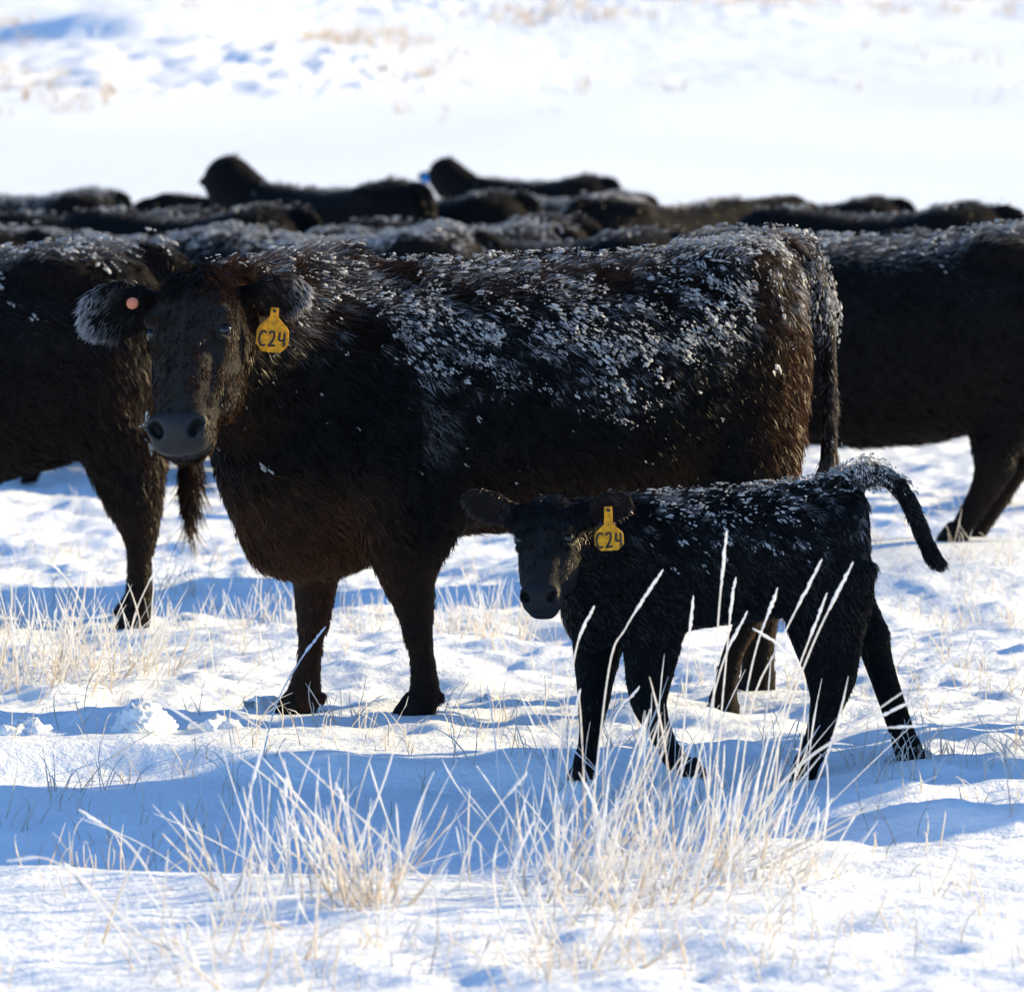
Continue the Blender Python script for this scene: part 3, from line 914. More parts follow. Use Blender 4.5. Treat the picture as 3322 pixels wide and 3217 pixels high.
def main_frost_w(C, CN):
    x, y, z = C.T
    head, ear, *hq = main_regions(C)
    wv = .5 * vnoise3(C, 8, 1.0) + .5 * vnoise3(C, 27, 4.0)
    low = np.interp(x, [mx(480), mx(640), mx(720), mx(850), mx(1000), mx(1100), mx(1250), mx(1380), mx(1560)], [mz(600), mz(650), mz(690), mz(735), mz(725), mz(790), mz(725), mz(650), mz(620)])
    band = 1.5 * np.exp(-((z - low - .12) / .12) ** 2) * smoothstep(mx(660), mx(730), x) * smoothstep(mx(1420), mx(1320), x)
    up = smoothstep(0, .15, z - low) * .38
    w = (band + up) * smoothstep(.40, .58, wv)
    hip = smoothstep(mx(1290), mx(1380), x) * smoothstep(.5, .85, CN[:, 2]) * 1.3
    tl = ((x > mx(1540)) & (z > mz(680))) * smoothstep(mz(700), mz(560), z) * 1.5
    nk = smoothstep(mx(740), mx(640), x) * smoothstep(mz(640), mz(540), z) * .35
    w = np.maximum(np.maximum(w, hip), np.maximum(tl, nk))
    w = np.where(z < low - .05, .0, w)
    w = w + .012 * (z > mz(900))
    w = np.where(head | ear | (C[:, 1] > .1) * (CN[:, 2] < .2), 0, w)
    w = np.where(head & (hq[0] > .44) & (hq[0] < .53) & (hq[1] < -.072), .22, w)      # iced whiskers
    return w

HOOVES += [((px - 980) / KM, DM + mx(px, cy) * MS + cy * MC, mz(py) + .006, .17) for px, cy, py in ((800, -.175, 1352), (570, .06, 1360), (1380, -.20, 1386), (1466, .20, 1350))]
main_cow, ANC, MAIN_GEO = build_animal('cow', MAIN_LOC, MYAW, 1.0, sculpt_main, (-1.60, -.72, -.08), (.96, .52, 1.46), 0.0085, 120000, main_spec, main_tint, 21,
    frost=(7000, main_frost_w, lambda P, r: .0010 + .0056 * r.random(len(P)) ** 4.5, 0.72), side_bias=0.4)
tag(main_cow, 'large frosted black cow facing the viewer over its shoulder, yellow ear tag C24', 'cow', 'adult cows of the herd')
T_, U_, V_ = ANC['fr']; pt_ = ANC['pt']
for sg in (-1, 1):
    build_eye(main_cow, pt_(ANC['ey'] + .001, sg * .104, .052), .0218)
bt = build_tag(main_cow, wloc(526, 594, -.715), (0.08, math.radians(5), math.radians(-14)), .090, .098, .022, .018, M_TAG, 'C24', .42)
# orange button in the other ear
V, F = ring_tube([(0, .006, 0), (0, -.004, 0), (0, -.0065, 0), (0, -.007, 0)], [.0165, .0165, .012, .0005], 18, up=(1, 0, 0))
b = mesh_obj('tag_button', np_mesh('tag_button', V, F), M_BUTTON, main_cow)
b.location = wloc(254, 580, -.718); b.rotation_euler = (0, 0, math.radians(-24))
HV, HF = hoof_mesh()
HOOF_ME = np_mesh('hoof', HV, HF)
def hooves(parent, spots, s=1.0):
    for x, y, z, rz in spots:
        o = mesh_obj('hoof', HOOF_ME, M_HOOF, parent)
        o.location = (x, y, z); o.rotation_euler = (0, 0, rz); o.scale = (s, s, s)
hooves(main_cow, [(mx(800, -.175), -.175, mz(1357), .1), (mx(570, .06), .06, mz(1364), .25), (mx(1378, -.2), -.20, mz(1389), 0), (mx(1463, .2), .20, mz(1354), 0)])

# ================================================================== CALF
KC, DC, OXC = 748.0, 12.2, 1400.0
cx_ = lambda px, y=0.0: (px - OXC) / KC
cz_ = lambda py: CAM_H - (py - 397) / KC
CALF_LOC = ((OXC - 980) / KC, DC, 0.0)
C_HEAD_O = np.array([cx_(1052), -.20, cz_(954)])
C_HEAD_T = np.array([-.075, -.44, -.88])
C_HEAD_U = np.array([.96, -.27, .05])
C_HEAD_S = .60
CE_L = (np.array([cx_(887), -.17, cz_(942)])); CE_R = (np.array([cx_(1206), -.24, cz_(945)]))

def sculpt_calf(f):
    st = []
    for px, top, bot, hw in [(1100, 1010, 1170, .06), (1130, 965, 1205, .10), (1190, 950, 1225, .125), (1260, 946, 1225, .135), (1340, 938, 1208, .145), (1420, 934, 1196, .15), (1500, 926, 1185, .145),
                             (1570, 916, 1175, .135), (1620, 910, 1165, .12), (1650, 920, 1130, .09), (1662, 955, 1090, .05)]:
        z1, z0 = cz_(top) - .008, cz_(bot) + .008
        st.append((cx_(px), 0, (z1 + z0) / 2, hw, (z1 - z0) / 2))
    f.loft(st, (0, 0, 0), (1, 0, 0), (0, 1, 0), k=0.03, p=2.15, sm=0.035)
    # neck and chest
    f.cone((cx_(1190), -.01, cz_(1040)), (cx_(1085), -.13, cz_(1010)), .105, .075, k=0.05)
    f.cone((cx_(1150), -.02, cz_(1110)), (cx_(1085), -.12, cz_(1050)), .10, .06, k=0.05)
    f.ell((cx_(1135), -.01, cz_(1170)), (.075, .085, .10), k=0.05)
    for sg in (-1, 1):
        f.ell((cx_(1195), sg * .085, cz_(1110)), (.075, .045, .13), k=0.04)
        f.ell((cx_(1590), sg * .085, cz_(1080)), (.095, .055, .16), k=0.04)
    c = .105
    # forelegs: far one straight under the chest, near one trailing with the pastern bent
    leg_loft(f, [(1120, 1090, 1230, .06, .055), (1200, 1096, 1205, .065, .05), (1260, 1101, 1188, .07, .042), (1320, 1108, 1172, .07, .038), (1350, 1110, 1166, .07, .036), (1400, 1113, 1152, .07, .027),
                 (1440, 1110, 1142, .07, .028), (1465, 1103, 1138, .07, .030), (1488, 1096, 1132, .07, .028)], None, cx_, cz_, None, k=0.04)
    leg_loft(f, [(1120, 1180, 1310, -.07, .055), (1200, 1192, 1306, -.075, .05), (1250, 1196, 1296, -.08, .043), (1300, 1200, 1282, -.08, .038), (1340, 1208, 1272, -.08, .036), (1370, 1222, 1276, -.08, .030),
                 (1400, 1242, 1286, -.08, .027), (1430, 1260, 1300, -.08, .028), (1452, 1270, 1322, -.08, .030), (1468, 1292, 1346, -.08, .027)], None, cx_, cz_, None, k=0.04)
    # hind legs: near one under the body, far one trailing
    leg_loft(f, [(1080, 1490, 1668, -.08, .06), (1150, 1496, 1662, -.085, .055), (1210, 1510, 1648, -.085, .05), (1260, 1530, 1640, -.085, .043), (1300, 1545, 1634, -.085, .038), (1330, 1552, 1620, -.085, .032),
                 (1370, 1550, 1600, -.085, .028), (1410, 1540, 1585, -.085, .026), (1445, 1524, 1574, -.085, .028), (1470, 1512, 1560, -.085, .029), (1492, 1510, 1556, -.085, .028)], None, cx_, cz_, None, k=0.04)
    leg_loft(f, [(1080, 1560, 1664, .07, .06), (1130, 1580, 1668, .075, .055), (1170, 1610, 1685, .08, .048), (1210, 1636, 1704, .08, .040), (1240, 1650, 1708, .08, .036), (1280, 1664, 1716, .08, .030),
                 (1320, 1680, 1728, .08, .027), (1370, 1698, 1744, .08, .026), (1410, 1712, 1758, .08, .028), (1440, 1720, 1772, .08, .029), (1466, 1728, 1780, .08, .028)], None, cx_, cz_, None, k=0.04)
    for px, py, cy, r_ in ((1140, 1340, .07, .030), (1238, 1342, -.085, .030), (1590, 1300, -.09, .034), (1680, 1225, .08, .032), (1122, 1462, .07, .024), (1290, 1448, -.08, .024), (1542, 1462, -.085, .024), (1748, 1442, .08, .024)):
        f.ell((cx_(px), cy, cz_(py)), (r_, r_ * 1.15, r_ * 1.2), k=.018)
    tl = [(cx_(1625), 0, cz_(925), .032), (cx_(1665), 0, cz_(908), .024), (cx_(1700), 0, cz_(914), .019), (cx_(1735), 0, cz_(950), .0175), (cx_(1758), 0, cz_(1000), .016), (cx_(1776), 0, cz_(1045), .015),
          (cx_(1790), 0, cz_(1070), .015), (cx_(1804), 0, cz_(1080), .008)]
    f.chain(tl, k=0.025)
    pt, fr, me, ey = add_head(f, C_HEAD_O, C_HEAD_T, C_HEAD_U, C_HEAD_S, calf=True)
    bl = pt(.06, -.115, -.02); br = pt(.06, .115, -.02)
    el, er = CE_L - bl, CE_R - br
    add_ear(f, bl, el, (-.05, -1, -.15), np.linalg.norm(el), .084, th=.007)
    add_ear(f, br, er, (-.45, -1, -.1), np.linalg.norm(er), .084, th=.007)
    return dict(pt=pt, fr=fr, me=me, ey=ey)

def calf_regions(P):
    T, U, Vv = frame(C_HEAD_T, C_HEAD_U)
    q = (P - C_HEAD_O) / C_HEAD_S
    t, u, v = q @ T, q @ U, q @ Vv
    pl = lambda a, b, c: C_HEAD_O + C_HEAD_S * (a * T + b * U + c * Vv)
    dl, sl = seg_dist(P, pl(.06, -.115, -.02), CE_L); dr, sr = seg_dist(P, pl(.06, .115, -.02), CE_R)
    ear = ((dl < .06) & (sl > .25)) | ((dr < .06) & (sr > .25) & (P[:, 1] < -.04))
    head = (t > -.06) & (t < .66) & (np.abs(u) < .17) & (v > -.16) & (P[:, 1] < -.1) & ~ear
    return head, ear, t, u, v

def calf_spec(P, NN):
    head, ear, t, u, v = calf_regions(P)
    x, y, z = P.T; n = len(P); nz = NN[:, 2]
    D = np.tile(np.array([.7, 0, -.7]), (n, 1)); L = np.full(n, .026); lift = np.full(n, .30); tone = np.full(n, .03); den = np.ones(n); w = np.ones(n)
    top = smoothstep(.4, .85, nz)
    D = D * (1 - top[:, None]) + np.array([1., 0, .2]) * top[:, None]; lift = lift + .35 * top; L = L + .006 * top
    rp = smoothstep(cx_(1560), cx_(1640), x) * smoothstep(cz_(1250), cz_(1180), z)
    D = D * (1 - rp[:, None]) + np.array([.3, 0, -1.]) * rp[:, None]
    lg = smoothstep(cz_(1180), cz_(1260), z)
    D = D * (1 - lg[:, None]) + np.array([.1, 0, -1.]) * lg[:, None]; L = L * (1 - .38 * lg); tone = tone + .04 * lg
    L = np.where(z < .06, .014, L)
    tlm = (x > cx_(1672))* (z > cz_(1100)) > 0
    D = np.where(tlm[:, None], np.array([.55, 0, -.85]), D); L = np.where(tlm, .022, L); lift = np.where(tlm, .35, lift); den = np.where(tlm, 1.6, den)
    wv = .4 * vnoise3(P, 17, 2.0) + .6 * vnoise3(P, 55, 5.0)
    fz = smoothstep(cz_(1110), cz_(960), z) * smoothstep(.56, .72, wv) * smoothstep(cx_(1180), cx_(1230), x) * .55
    fz = np.maximum(fz, smoothstep(cx_(1570), cx_(1640), x) * smoothstep(cz_(930), cz_(905), z) * .55)
    frost = np.where(tlm & (x > cx_(1712)), .02, fz)
    T, U, Vv = frame(C_HEAD_T, C_HEAD_U)
    D = np.where(head[:, None], T + .5 * U * np.sign(u)[:, None], D)
    L = np.where(head, .012 + .006 * smoothstep(.36, .14, t), L); lift = np.where(head, .38 + .08 * smoothstep(.36, .14, t), lift); tone = np.where(head, .08, tone)
    frost = np.where(head, 0.0, frost); den = np.where(head, np.where((t > .395) | ((np.abs(t - .186) < .026) & (np.abs(u) > .085) & (v > .03)), 0.0, 2.8), den); w = np.where(head, .55, w)
    L = np.where(ear, .016, L); den = np.where(ear, 1.6, den); frost = np.where(ear, .04, frost); tone = np.where(ear, .25, tone); D = np.where(ear[:, None], np.array([0, 0, -1.]) + np.sign(x - C_HEAD_O[0])[:, None] * np.array([1., 0, 0]), D)
    den = np.where(z < .015, 0, den)
    return dict(L=L, dir=D, lift=lift, frost=frost, tone=tone, den=den, w=w)

def calf_tint(V, VN):
    head, ear, t, u, v = calf_regions(V)
    c = np.tile(BLACK * 1.1, (len(V), 1))
    f_ = (head * smoothstep(.05, .2, t))[:, None]
    c = c * (1 - f_) + np.array([.013, .013, .014]) * f_
    e_ = ear[:, None] * 1.0
    c = c * (1 - e_) + np.array([.010, .007, .006]) * e_
    nose = (head * smoothstep(.385, .405, t) * smoothstep(-.04, -.015, v))[:, None]
    return np.concatenate([c * (1 - nose) + np.array([.009, .009, .011]) * nose, nose * .6], 1)

def calf_frost_w(C, CN):
    x, y, z = C.T
    head, ear, *_ = calf_regions(C)
    wv = .4 * vnoise3(C, 15, 1.0) + .6 * vnoise3(C, 60, 4.0)
    a = smoothstep(cz_(1130), cz_(950), z) * smoothstep(cx_(1190), cx_(1250), x) * smoothstep(cx_(1600), cx_(1480), x) * smoothstep(.48, .62, wv)
    b = smoothstep(cz_(960), cz_(925), z) * .5
    t = smoothstep(cx_(1560), cx_(1620), x) * smoothstep(cx_(1712), cx_(1680), x) * smoothstep(cz_(935), cz_(905), z) * 3
    k = ((x > cx_(1725)) & (z < cz_(1440)) & (z > cz_(1470))) * 1.0
    w = np.maximum(np.maximum(a, b), np.maximum(t, k))
    return np.where(head | ear | ((y > .05) & (CN[:, 2] < .2) & (z > .1)), 0, w)

HOOVES += [(CALF_LOC[0] + cx_(px), DC + cy, cz_(py), .06) for px, cy, py in ((1112, .07, 1498), (1320, -.08, 1478), (1530, -.085, 1502), (1755, .08, 1472))]
calf, CANC, CALF_GEO = build_animal('calf', CALF_LOC, 0.0, 1.0, sculpt_calf, (-.75, -.45, -.04), (.60, .22, .84), 0.006, 78000, calf_spec, calf_tint, 33,
    frost=(900, calf_frost_w, lambda P, r: .0014 + .0032 * r.random(len(P)) ** 2.5, 0.7), hair_w=0.0024, clump=0.020, side_bias=0.45, hair_mat=M_HAIR_CALF)
tag(calf, 'small black calf walking in front of the large cow, tail lifted, yellow ear tag C24', 'calf')
pt_ = CANC['pt']
for sg in (-1, 1):
    build_eye(calf, pt_(CANC['ey'] + .001, sg * .106, .053), .0142)
build_tag(calf, (cx_(1160), -.285, cz_(962)), (0.04, math.radians(-2), math.radians(10)), .074, .066, .020, .036, M_TAG, 'C24', .56, ty=-.02)
hooves(calf, [(cx_(1116), .07, cz_(1500), .05), (cx_(1322), -.08, cz_(1480), math.radians(175)), (cx_(1532), -.085, cz_(1504), .1), (cx_(1754), .08, cz_(1474), 0)], .60)

# ================================================================== OTHER ADULT COWS
def generic_sculpt(legs, head='down', tail=True, bump=(0, 0, 0)):
    """bump: withers, loin and hip height differences in metres"""
    def sc(f):
        st = []
        for x, top, bot, hw in [(-.78, 1.02, .66, .11), (-.70, 1.16, .58, .18), (-.60, 1.26, .54, .24), (-.48, 1.31, .52, .28), (-.28, 1.295, .50, .33), (0, 1.275, .48, .385), (.25, 1.285, .50, .385), (.45, 1.315, .55, .355),
                                (.60, 1.33, .60, .32), (.72, 1.315, .66, .28), (.82, 1.26, .74, .22), (.88, 1.16, .84, .13), (.905, 1.08, .92, .06)]:
            top += bump[0] * math.exp(-((x + .48) / .16) ** 2) + bump[1] * math.exp(-((x - .12) / .25) ** 2) + bump[2] * math.exp(-((x - .58) / .12) ** 2)
            st.append((x, 0, (top + bot) / 2, hw, (top - bot) / 2))
        f.loft(st, (0, 0, 0), (1, 0, 0), (0, 1, 0), k=0.06, p=2.2, sm=0.035)
        for sg in (-1, 1):
            f.ell((-.47, sg * .21, .88), (.16, .085, .30), k=0.07)
            f.ell((.66, sg * .19, .90), (.17, .12, .32), k=0.08)
            f.ell((.50, sg * .22, 1.245), (.11, .08, .04), k=0.08)
        f.ell((-.66, 0, .60), (.14, .13, .14), k=0.08)
        for rows in legs:
            f.loft(sorted(rows), (0, 0, 0), (0, 0, 1), (1, 0, 0), k=0.06, sm=0.04)
        if tail:
            f.chain([(.80, 0, 1.29, .05), (.90, 0, 1.25, .038), (.945, 0, 1.12, .032), (.955, 0, .9, .028), (.95, 0, .7, .027), (.945, 0, .55, .034), (.94, 0, .42, .026), (.94, 0, .36, .01)], k=0.04)
        nk, po, ax = {'down': ((-1.00, 0, .74), (-1.06, 0, .72), (-.45, 0, -.9)), 'level': ((-1.02, 0, 1.20), (-1.12, -.02, 1.27), (-.75, -.15, -.65)), 'alert': ((-.94, .02, 1.34), (-.98, .08, 1.40), (-.05, .92, -.38)),
                      'up': ((-.98, 0, 1.42), (-1.02, -.03, 1.54), (-.70, -.35, -.6)), 'turned': ((-.96, .05, 1.34), (-1.02, .04, 1.46), (-.35, .6, -.65))}[head]
        f.cone((-.62, 0, 1.02), nk, .25, .19 if head == 'alert' else .14, k=0.10)
        f.cone((-.60, 0, 1.20), (nk[0], nk[1], nk[2] + .04), .10, .09, k=0.08)
        T = np.array(ax, float); T /= np.linalg.norm(T)
        U = np.cross(T, np.array([0, 0, 1.])); U = -U / np.linalg.norm(U)
        if np.cross(T, U)[2] < 0: U = -U
        pt, fr, me, ey = add_head(f, po, T, U, .98, detail=False)
        for sg in (-1, 1):
            bse = pt(.05, sg * .11, -.03)
            add_ear(f, bse, sg * fr[1] * 1.0 + np.array([.15, 0, -.12]), fr[0] * .5 + fr[2], .20, .13, th=.014)
        return dict(pt=pt, fr=fr)
    return sc

def straight_legs(dx=(0, 0, 0, 0)):
    """z, cx, cy, rx, ry stations; front pair then hind pair"""
    out = []
    for i, (x, y) in enumerate(((-.52, -.18), (-.50, .18))):
        d = dx[i]
        out.append([(.0, x - .03 + d, y, .06, .055), (.06, x - .01 + d, y, .05, .05), (.14, x + d * .9, y, .042, .042), (.30, x + d * .6, y, .040, .042), (.38, x + d * .45, y, .05, .052), (.55, x + .01 + d * .2, y, .075, .07), (.85, x + .02, y, .13, .10)])
    for i, (x, y) in enumerate(((.66, -.18), (.68, .18))):
        d = dx[i + 2]
        out.append([(.0, x - .03 + d, y, .055, .055), (.06, x - .01 + d, y, .05, .05), (.14, x + .02 + d * .9, y, .042, .042), (.36, x + .07 + d * .55, y, .045, .042), (.45, x + .08 + d * .4, y, .062, .052), (.58, x + .05 + d * .2, y, .09, .07), (.90, x - .02, y, .17, .11)])
    return out

def generic_spec(frosty=.6, brown=.1, flank=.25, ridge=(.62, .9)):
    def sp(P, NN):
        x, y, z = P.T; n = len(P); nz = NN[:, 2]
        D = np.tile(np.array([.75, 0, -.65]), (n, 1)); L = np.full(n, .038); lift = np.full(n, .30); den = np.ones(n)
        top = smoothstep(ridge[0], ridge[1], nz)
        D = D * (1 - top[:, None]) + np.array([1., 0, .15]) * top[:, None]; lift = lift + .3 * top; L = L + .012 * top
        rp = smoothstep(.5, .75, x); D = D * (1 - rp[:, None]) + np.array([.35, 0, -1.]) * rp[:, None]; L = L + .012 * rp
        be = smoothstep(-.2, -.7, nz); L = L + .014 * be
        lg = smoothstep(.52, .36, z); D = D * (1 - lg[:, None]) + np.array([.05, 0, -1.]) * lg[:, None]; L = L * (1 - .42 * lg)
        tl = (x > .925) & (z < 1.2); D = np.where(tl[:, None], np.array([.02, 0, -1.]), D); L = np.where(tl, np.where(z < .62, .13, .04), L); lift = np.where(tl, .22, lift); den = np.where(tl, 1.7, den)
        hd = x < -.98; L = np.where(hd, .016, L)
        wv = .5 * vnoise3(P, 7, 2.0) + .5 * vnoise3(P, 25, 5.0)
        fr = frosty * top * smoothstep(.22, .6, wv) + flank * frosty * smoothstep(.75, 1.15, z) * smoothstep(.48, .7, wv) * (1 - hd)
        fr = np.where(hd, .08 * top, fr)
        tone = brown + .16 * rp * smoothstep(1.2, .8, z) + .08 * top + .08 * lg
        den = np.where(z < .03, 0, den)
        return dict(L=L, dir=D, lift=lift, frost=np.clip(fr, 0, 1), tone=tone, den=den, w=np.ones(n))
    return sp

def generic_tint(V, VN):
    c = np.tile(BLACK * 1.15, (len(V), 1))
    t = (.06 * smoothstep(.5, .3, V[:, 2]) + .02)[:, None]
    return np.concatenate([c * (1 - t) + BROWN * t, 0 * t], 1)

def generic_frost(flank=.12, ridge=(.66, .92)):
    def w(C, CN):
        x, y, z = C.T
        wv = .5 * vnoise3(C, 7, 2.0) + .5 * vnoise3(C, 25, 5.0)
        a = smoothstep(ridge[0], ridge[1], CN[:, 2]) * smoothstep(.25, .55, wv) * (z > 1.0)
        b = flank * smoothstep(.8, 1.15, z) * smoothstep(.5, .68, wv)
        return np.where((x < -.95) | (z < .7), 0, np.maximum(a, b))
    return w
BLO, BHI = (-1.75, -.62, -.05), (1.06, .62, 1.72)

# -- cow on the left, rump towards the middle
KL, DL = 546.0, 16.7
def at(px, d): return (px - 980) * d / 9128.0
legsL = straight_legs((0, .05, -.02, -.10))
hx = lambda px: (px - 980) * DL / 9128.0
left_x = hx(338) - .905
lz = lambda py: CAM_H - (py - 397) / KL
legsL[2] = [(lz(py), (hx(l) + hx(r_)) / 2 - left_x, -.16, (hx(r_) - hx(l)) / 2 - .008, ry) for py, l, r_, ry in ((820, 150, 330, .11), (900, 170, 324, .10), (960, 200, 320, .085), (1005, 226, 316, .06), (1035, 240, 308, .052), (1080, 246, 300, .044), (1130, 252, 302, .046), (1165, 246, 302, .052), (1192, 234, 296, .055))]
legsL[3] = [(lz(py), (hx(l) + hx(r_)) / 2 - left_x, .16, (hx(r_) - hx(l)) / 2 - .004, ry) for py, l, r_, ry in ((850, 150, 320, .11), (930, 180, 310, .09), (1000, 215, 300, .06), (1050, 230, 290, .05), (1110, 232, 280, .044), (1160, 224, 280, .05), (1180, 216, 276, .055))]
left_cow, _, _ = build_animal('cow', (left_x, DL, 0.0), 0.0, 1.0, generic_sculpt(legsL, 'down'), BLO, BHI, 0.017, 52000, generic_spec(.38, .10, .12, (.75, .95)), generic_tint, 51,
    frost=(420, generic_frost(.06), lambda P, r: .003 + .007 * r.random(len(P)) ** 2, .7), side_bias=.4)
tag(left_cow, 'dark shaggy cow cropped by the left edge, its rump hidden behind the large cow\'s face', 'cow', 'adult cows of the herd')
HOOVES += [(left_x + (hx(265) - left_x), DL - .16, lz(1192), .11), (hx(246), DL + .16, lz(1182), .11)]
hooves(left_cow, [(hx(262) - left_x, -.16, lz(1196), .1), (hx(244) - left_x, .16, lz(1184), .1)])

# -- cow on the right, walking left behind the big cow's tail
KR, DR = 490.0, 18.6
rx_ = lambda px: (px - 980) * DR / 9128.0
right_x = rx_(2105) - .905
rz_ = lambda py: CAM_H - (py - 397) / KR
legsR = straight_legs((.10, -.2, 0, -.27))
legsR[2] = [(rz_(py), (rx_(l) + rx_(r_)) / 2 - right_x, -.17, (rx_(r_) - rx_(l)) / 2 - .008, ry) for py, l, r_, ry in ((760, 1820, 2060, .11), (840, 1842, 1985, .095), (890, 1850, 1946, .075), (920, 1854, 1943, .058), (950, 1846, 1922, .048), (985, 1830, 1896, .044), (1015, 1814, 1874, .048), (1036, 1802, 1858, .05), (1050, 1796, 1850, .045))]
right_cow, _, _ = build_animal('cow', (right_x, DR, 0.05), math.radians(0), 1.0, generic_sculpt(legsR, 'down'), BLO, BHI, 0.017, 42000, generic_spec(.5, .05, .08), generic_tint, 52,
    frost=(420, generic_frost(.03), lambda P, r: .003 + .006 * r.random(len(P)) ** 2, .7), side_bias=.4)
tag(right_cow, 'dark cow walking left behind the large cow\'s tail, cropped by the right edge', 'cow', 'adult cows of the herd')
HOOVES += [(rx_(1824), DR - .17, rz_(1050) + .045, .9)]
hooves(right_cow, [(rx_(1822) - right_x, -.17, rz_(1054), .1)])

# -- cow just outside the frame on the right, whose shadow falls across the calf and the snow
off_cow, _, _ = build_animal('cow', (2.32, 12.75, 0.0), math.radians(95), .99, generic_sculpt(straight_legs((0, .1, 0, .1)), 'down'), BLO, BHI, 0.03, 8000, generic_spec(.5, .1, .2), generic_tint, 53)
tag(off_cow, 'cow standing just outside the right edge, shading the snow behind the calf', 'cow', 'adult cows of the herd')

# -- the herd behind
variants = {}
for key, hd, dxs, fro, fl, nfr, bmp in (('down', 'down', (0, .08, 0, -.08), .95, .22, 330, (.01, -.015, .02)), ('level', 'level', (.05, -.05, 0, .06), .65, .06, 130, (.02, -.02, .015)), ('alert', 'alert', (0, .06, -.05, .05), .5, .05, 90, (.01, -.01, .03)), ('snowy', 'down', (0, .1, .05, -.05), 1.0, .55, 850, (.0, -.01, .03)), ('dark', 'down', (0, -.08, .05, 0), .45, .03, 50, (.0, -.02, .03))):
    r0, _, _ = build_animal('cow', (0, 0, 0), 0, 1, generic_sculpt(straight_legs(dxs), hd, True, bmp), BLO, BHI, 0.026, 15000, generic_spec(fro, .03, fl, (.62, .9) if nfr > 200 else (.86, .97)), generic_tint, 60 + len(variants),
        frost=(nfr, generic_frost(.25 * fl, (.66, .92) if nfr > 200 else (.88, .97)), lambda P, r: .004 + .007 * r.random(len(P)) ** 2, .6), hair_w=.006, clump=.05)
    variants[key] = [r0, False]

#  rump px, distance, scale, yaw deg, variant, label
HERD = [
    (952, 25.4, .99, -6, 'snowy', 'snow-crusted cow directly behind the large cow\'s shoulder, white lump on its rump'),
    (1104, 27.4, .97, -6, 'down', 'frost-backed cow half hidden behind the large cow\'s middle back'),
    (1142, 29.2, .98, 8, 'dark', 'dark cow showing only a bare black hump above the large cow\'s back'),
    (545, 26.4, .98, -2, 'down', 'blue-frosted cow with a long snowy back behind the large cow\'s head'),
    (108, 25.0, 1.0, -12, 'level', 'cow rump with a sunlit rim at the left edge behind the shaggy cow'),
    (447, 31.0, .99, 4, 'dark', 'long dark cow above the blue-frosted back on the left'),
    (607, 29.6, 1.02, -18, 'dark', 'dark cow with a rounded sunlit rump below the tall raised cow'),
    (822, 38.0, 1.10, -36, 'alert', 'tallest cow on the skyline, head raised at its left end'),
    (1023, 39.0, 1.03, -10, 'dark', 'dark cow right of the tallest skyline cow, rump lit at its edge'),
    (1178, 50.0, 1.03, -20, 'alert', 'distant skyline cow with its head up and a small blue ear tag'),
    (1252, 43.0, .99, -4, 'down', 'distant frosted cow under the skyline cow with the blue tag'),
    (1095, 35.0, 1.03, 214, 'level', 'broad dark cow facing right with a blue ear tag, above the large cow\'s hips'),
    (1332, 26.2, .97, 6, 'dark', 'low dark back just above the large cow\'s loin'),
    (1738, 41.0, .98, -12, 'dark', 'distant dark cow right of the broad cow with the blue tag'),
    (1947, 29.0, 1.04, -12, 'dark', 'long dark cow with a raised hip near the right edge of the herd'),
    (2455, 23.6, 1.0, -2, 'level', 'snow-topped cow behind the right-hand walking cow, pale ear showing'),
    (246, 41.0, 1.03, -8, 'down', 'distant cow at the far left of the skyline'),
    (700, 44.0, .97, -8, 'level', 'distant cow with its head up, left of the tallest skyline cow'),
]
for px, d, s, yaw, var, lab in HERD:
    src = variants[var]
    o = src[0] if not src[1] else copy_tree(src[0])
    src[1] = True
    o.rotation_euler = (0, 0, math.radians(yaw)); o.scale = (s, s, s)
    X = at(px, d) - .905 * s * math.cos(math.radians(yaw))
    o.location = (X, d, float(base_z(np.array([d]))[0]))
    tag(o, lab, 'cow', 'adult cows of the herd')
    if 'blue ear tag' in lab:
        c = (-1.10, -.17, 1.38) if var == 'alert' else (-1.08, .22, 1.22)
        build_tag(o, c, (0, 0, .3), .085, .095, .02, .02, M_TAGB)

# ================================================================== SNOW
ground = build_ground()

# ================================================================== FROSTED GRASS
FROSTC = np.array([.86, .88, .92]); STRAW = np.array([.70, .59, .46]); PALE = np.array([.80, .77, .73]); DRY = np.array([.20, .17, .13])
ICEC = np.array([.72, .78, .88])

def gz1(x, y): return float(ground_z(np.array([x]), np.array([y]))[0])

def blade(bag, base, tip, bend, r0, seg, sides, c0, c1, rr, rough=.25):
    base = np.array(base); tip = np.array(tip); mid = (base + tip) / 2 + np.array(bend)
    t = np.linspace(0, 1, seg)[:, None]
    P = (1 - t) ** 2 * base + 2 * t * (1 - t) * mid + t ** 2 * tip
    rad = r0 * (1 - .30 * t[:, 0]) * (1 + rough * rr.normal(size=seg)); rad[-1] *= .4
    V, F = ring_tube(P, np.maximum(rad, r0 * .2), sides)
    c = np.repeat(c0 * (1 - t) + c1 * t, sides, axis=0)
    bag.add(V, F, c)

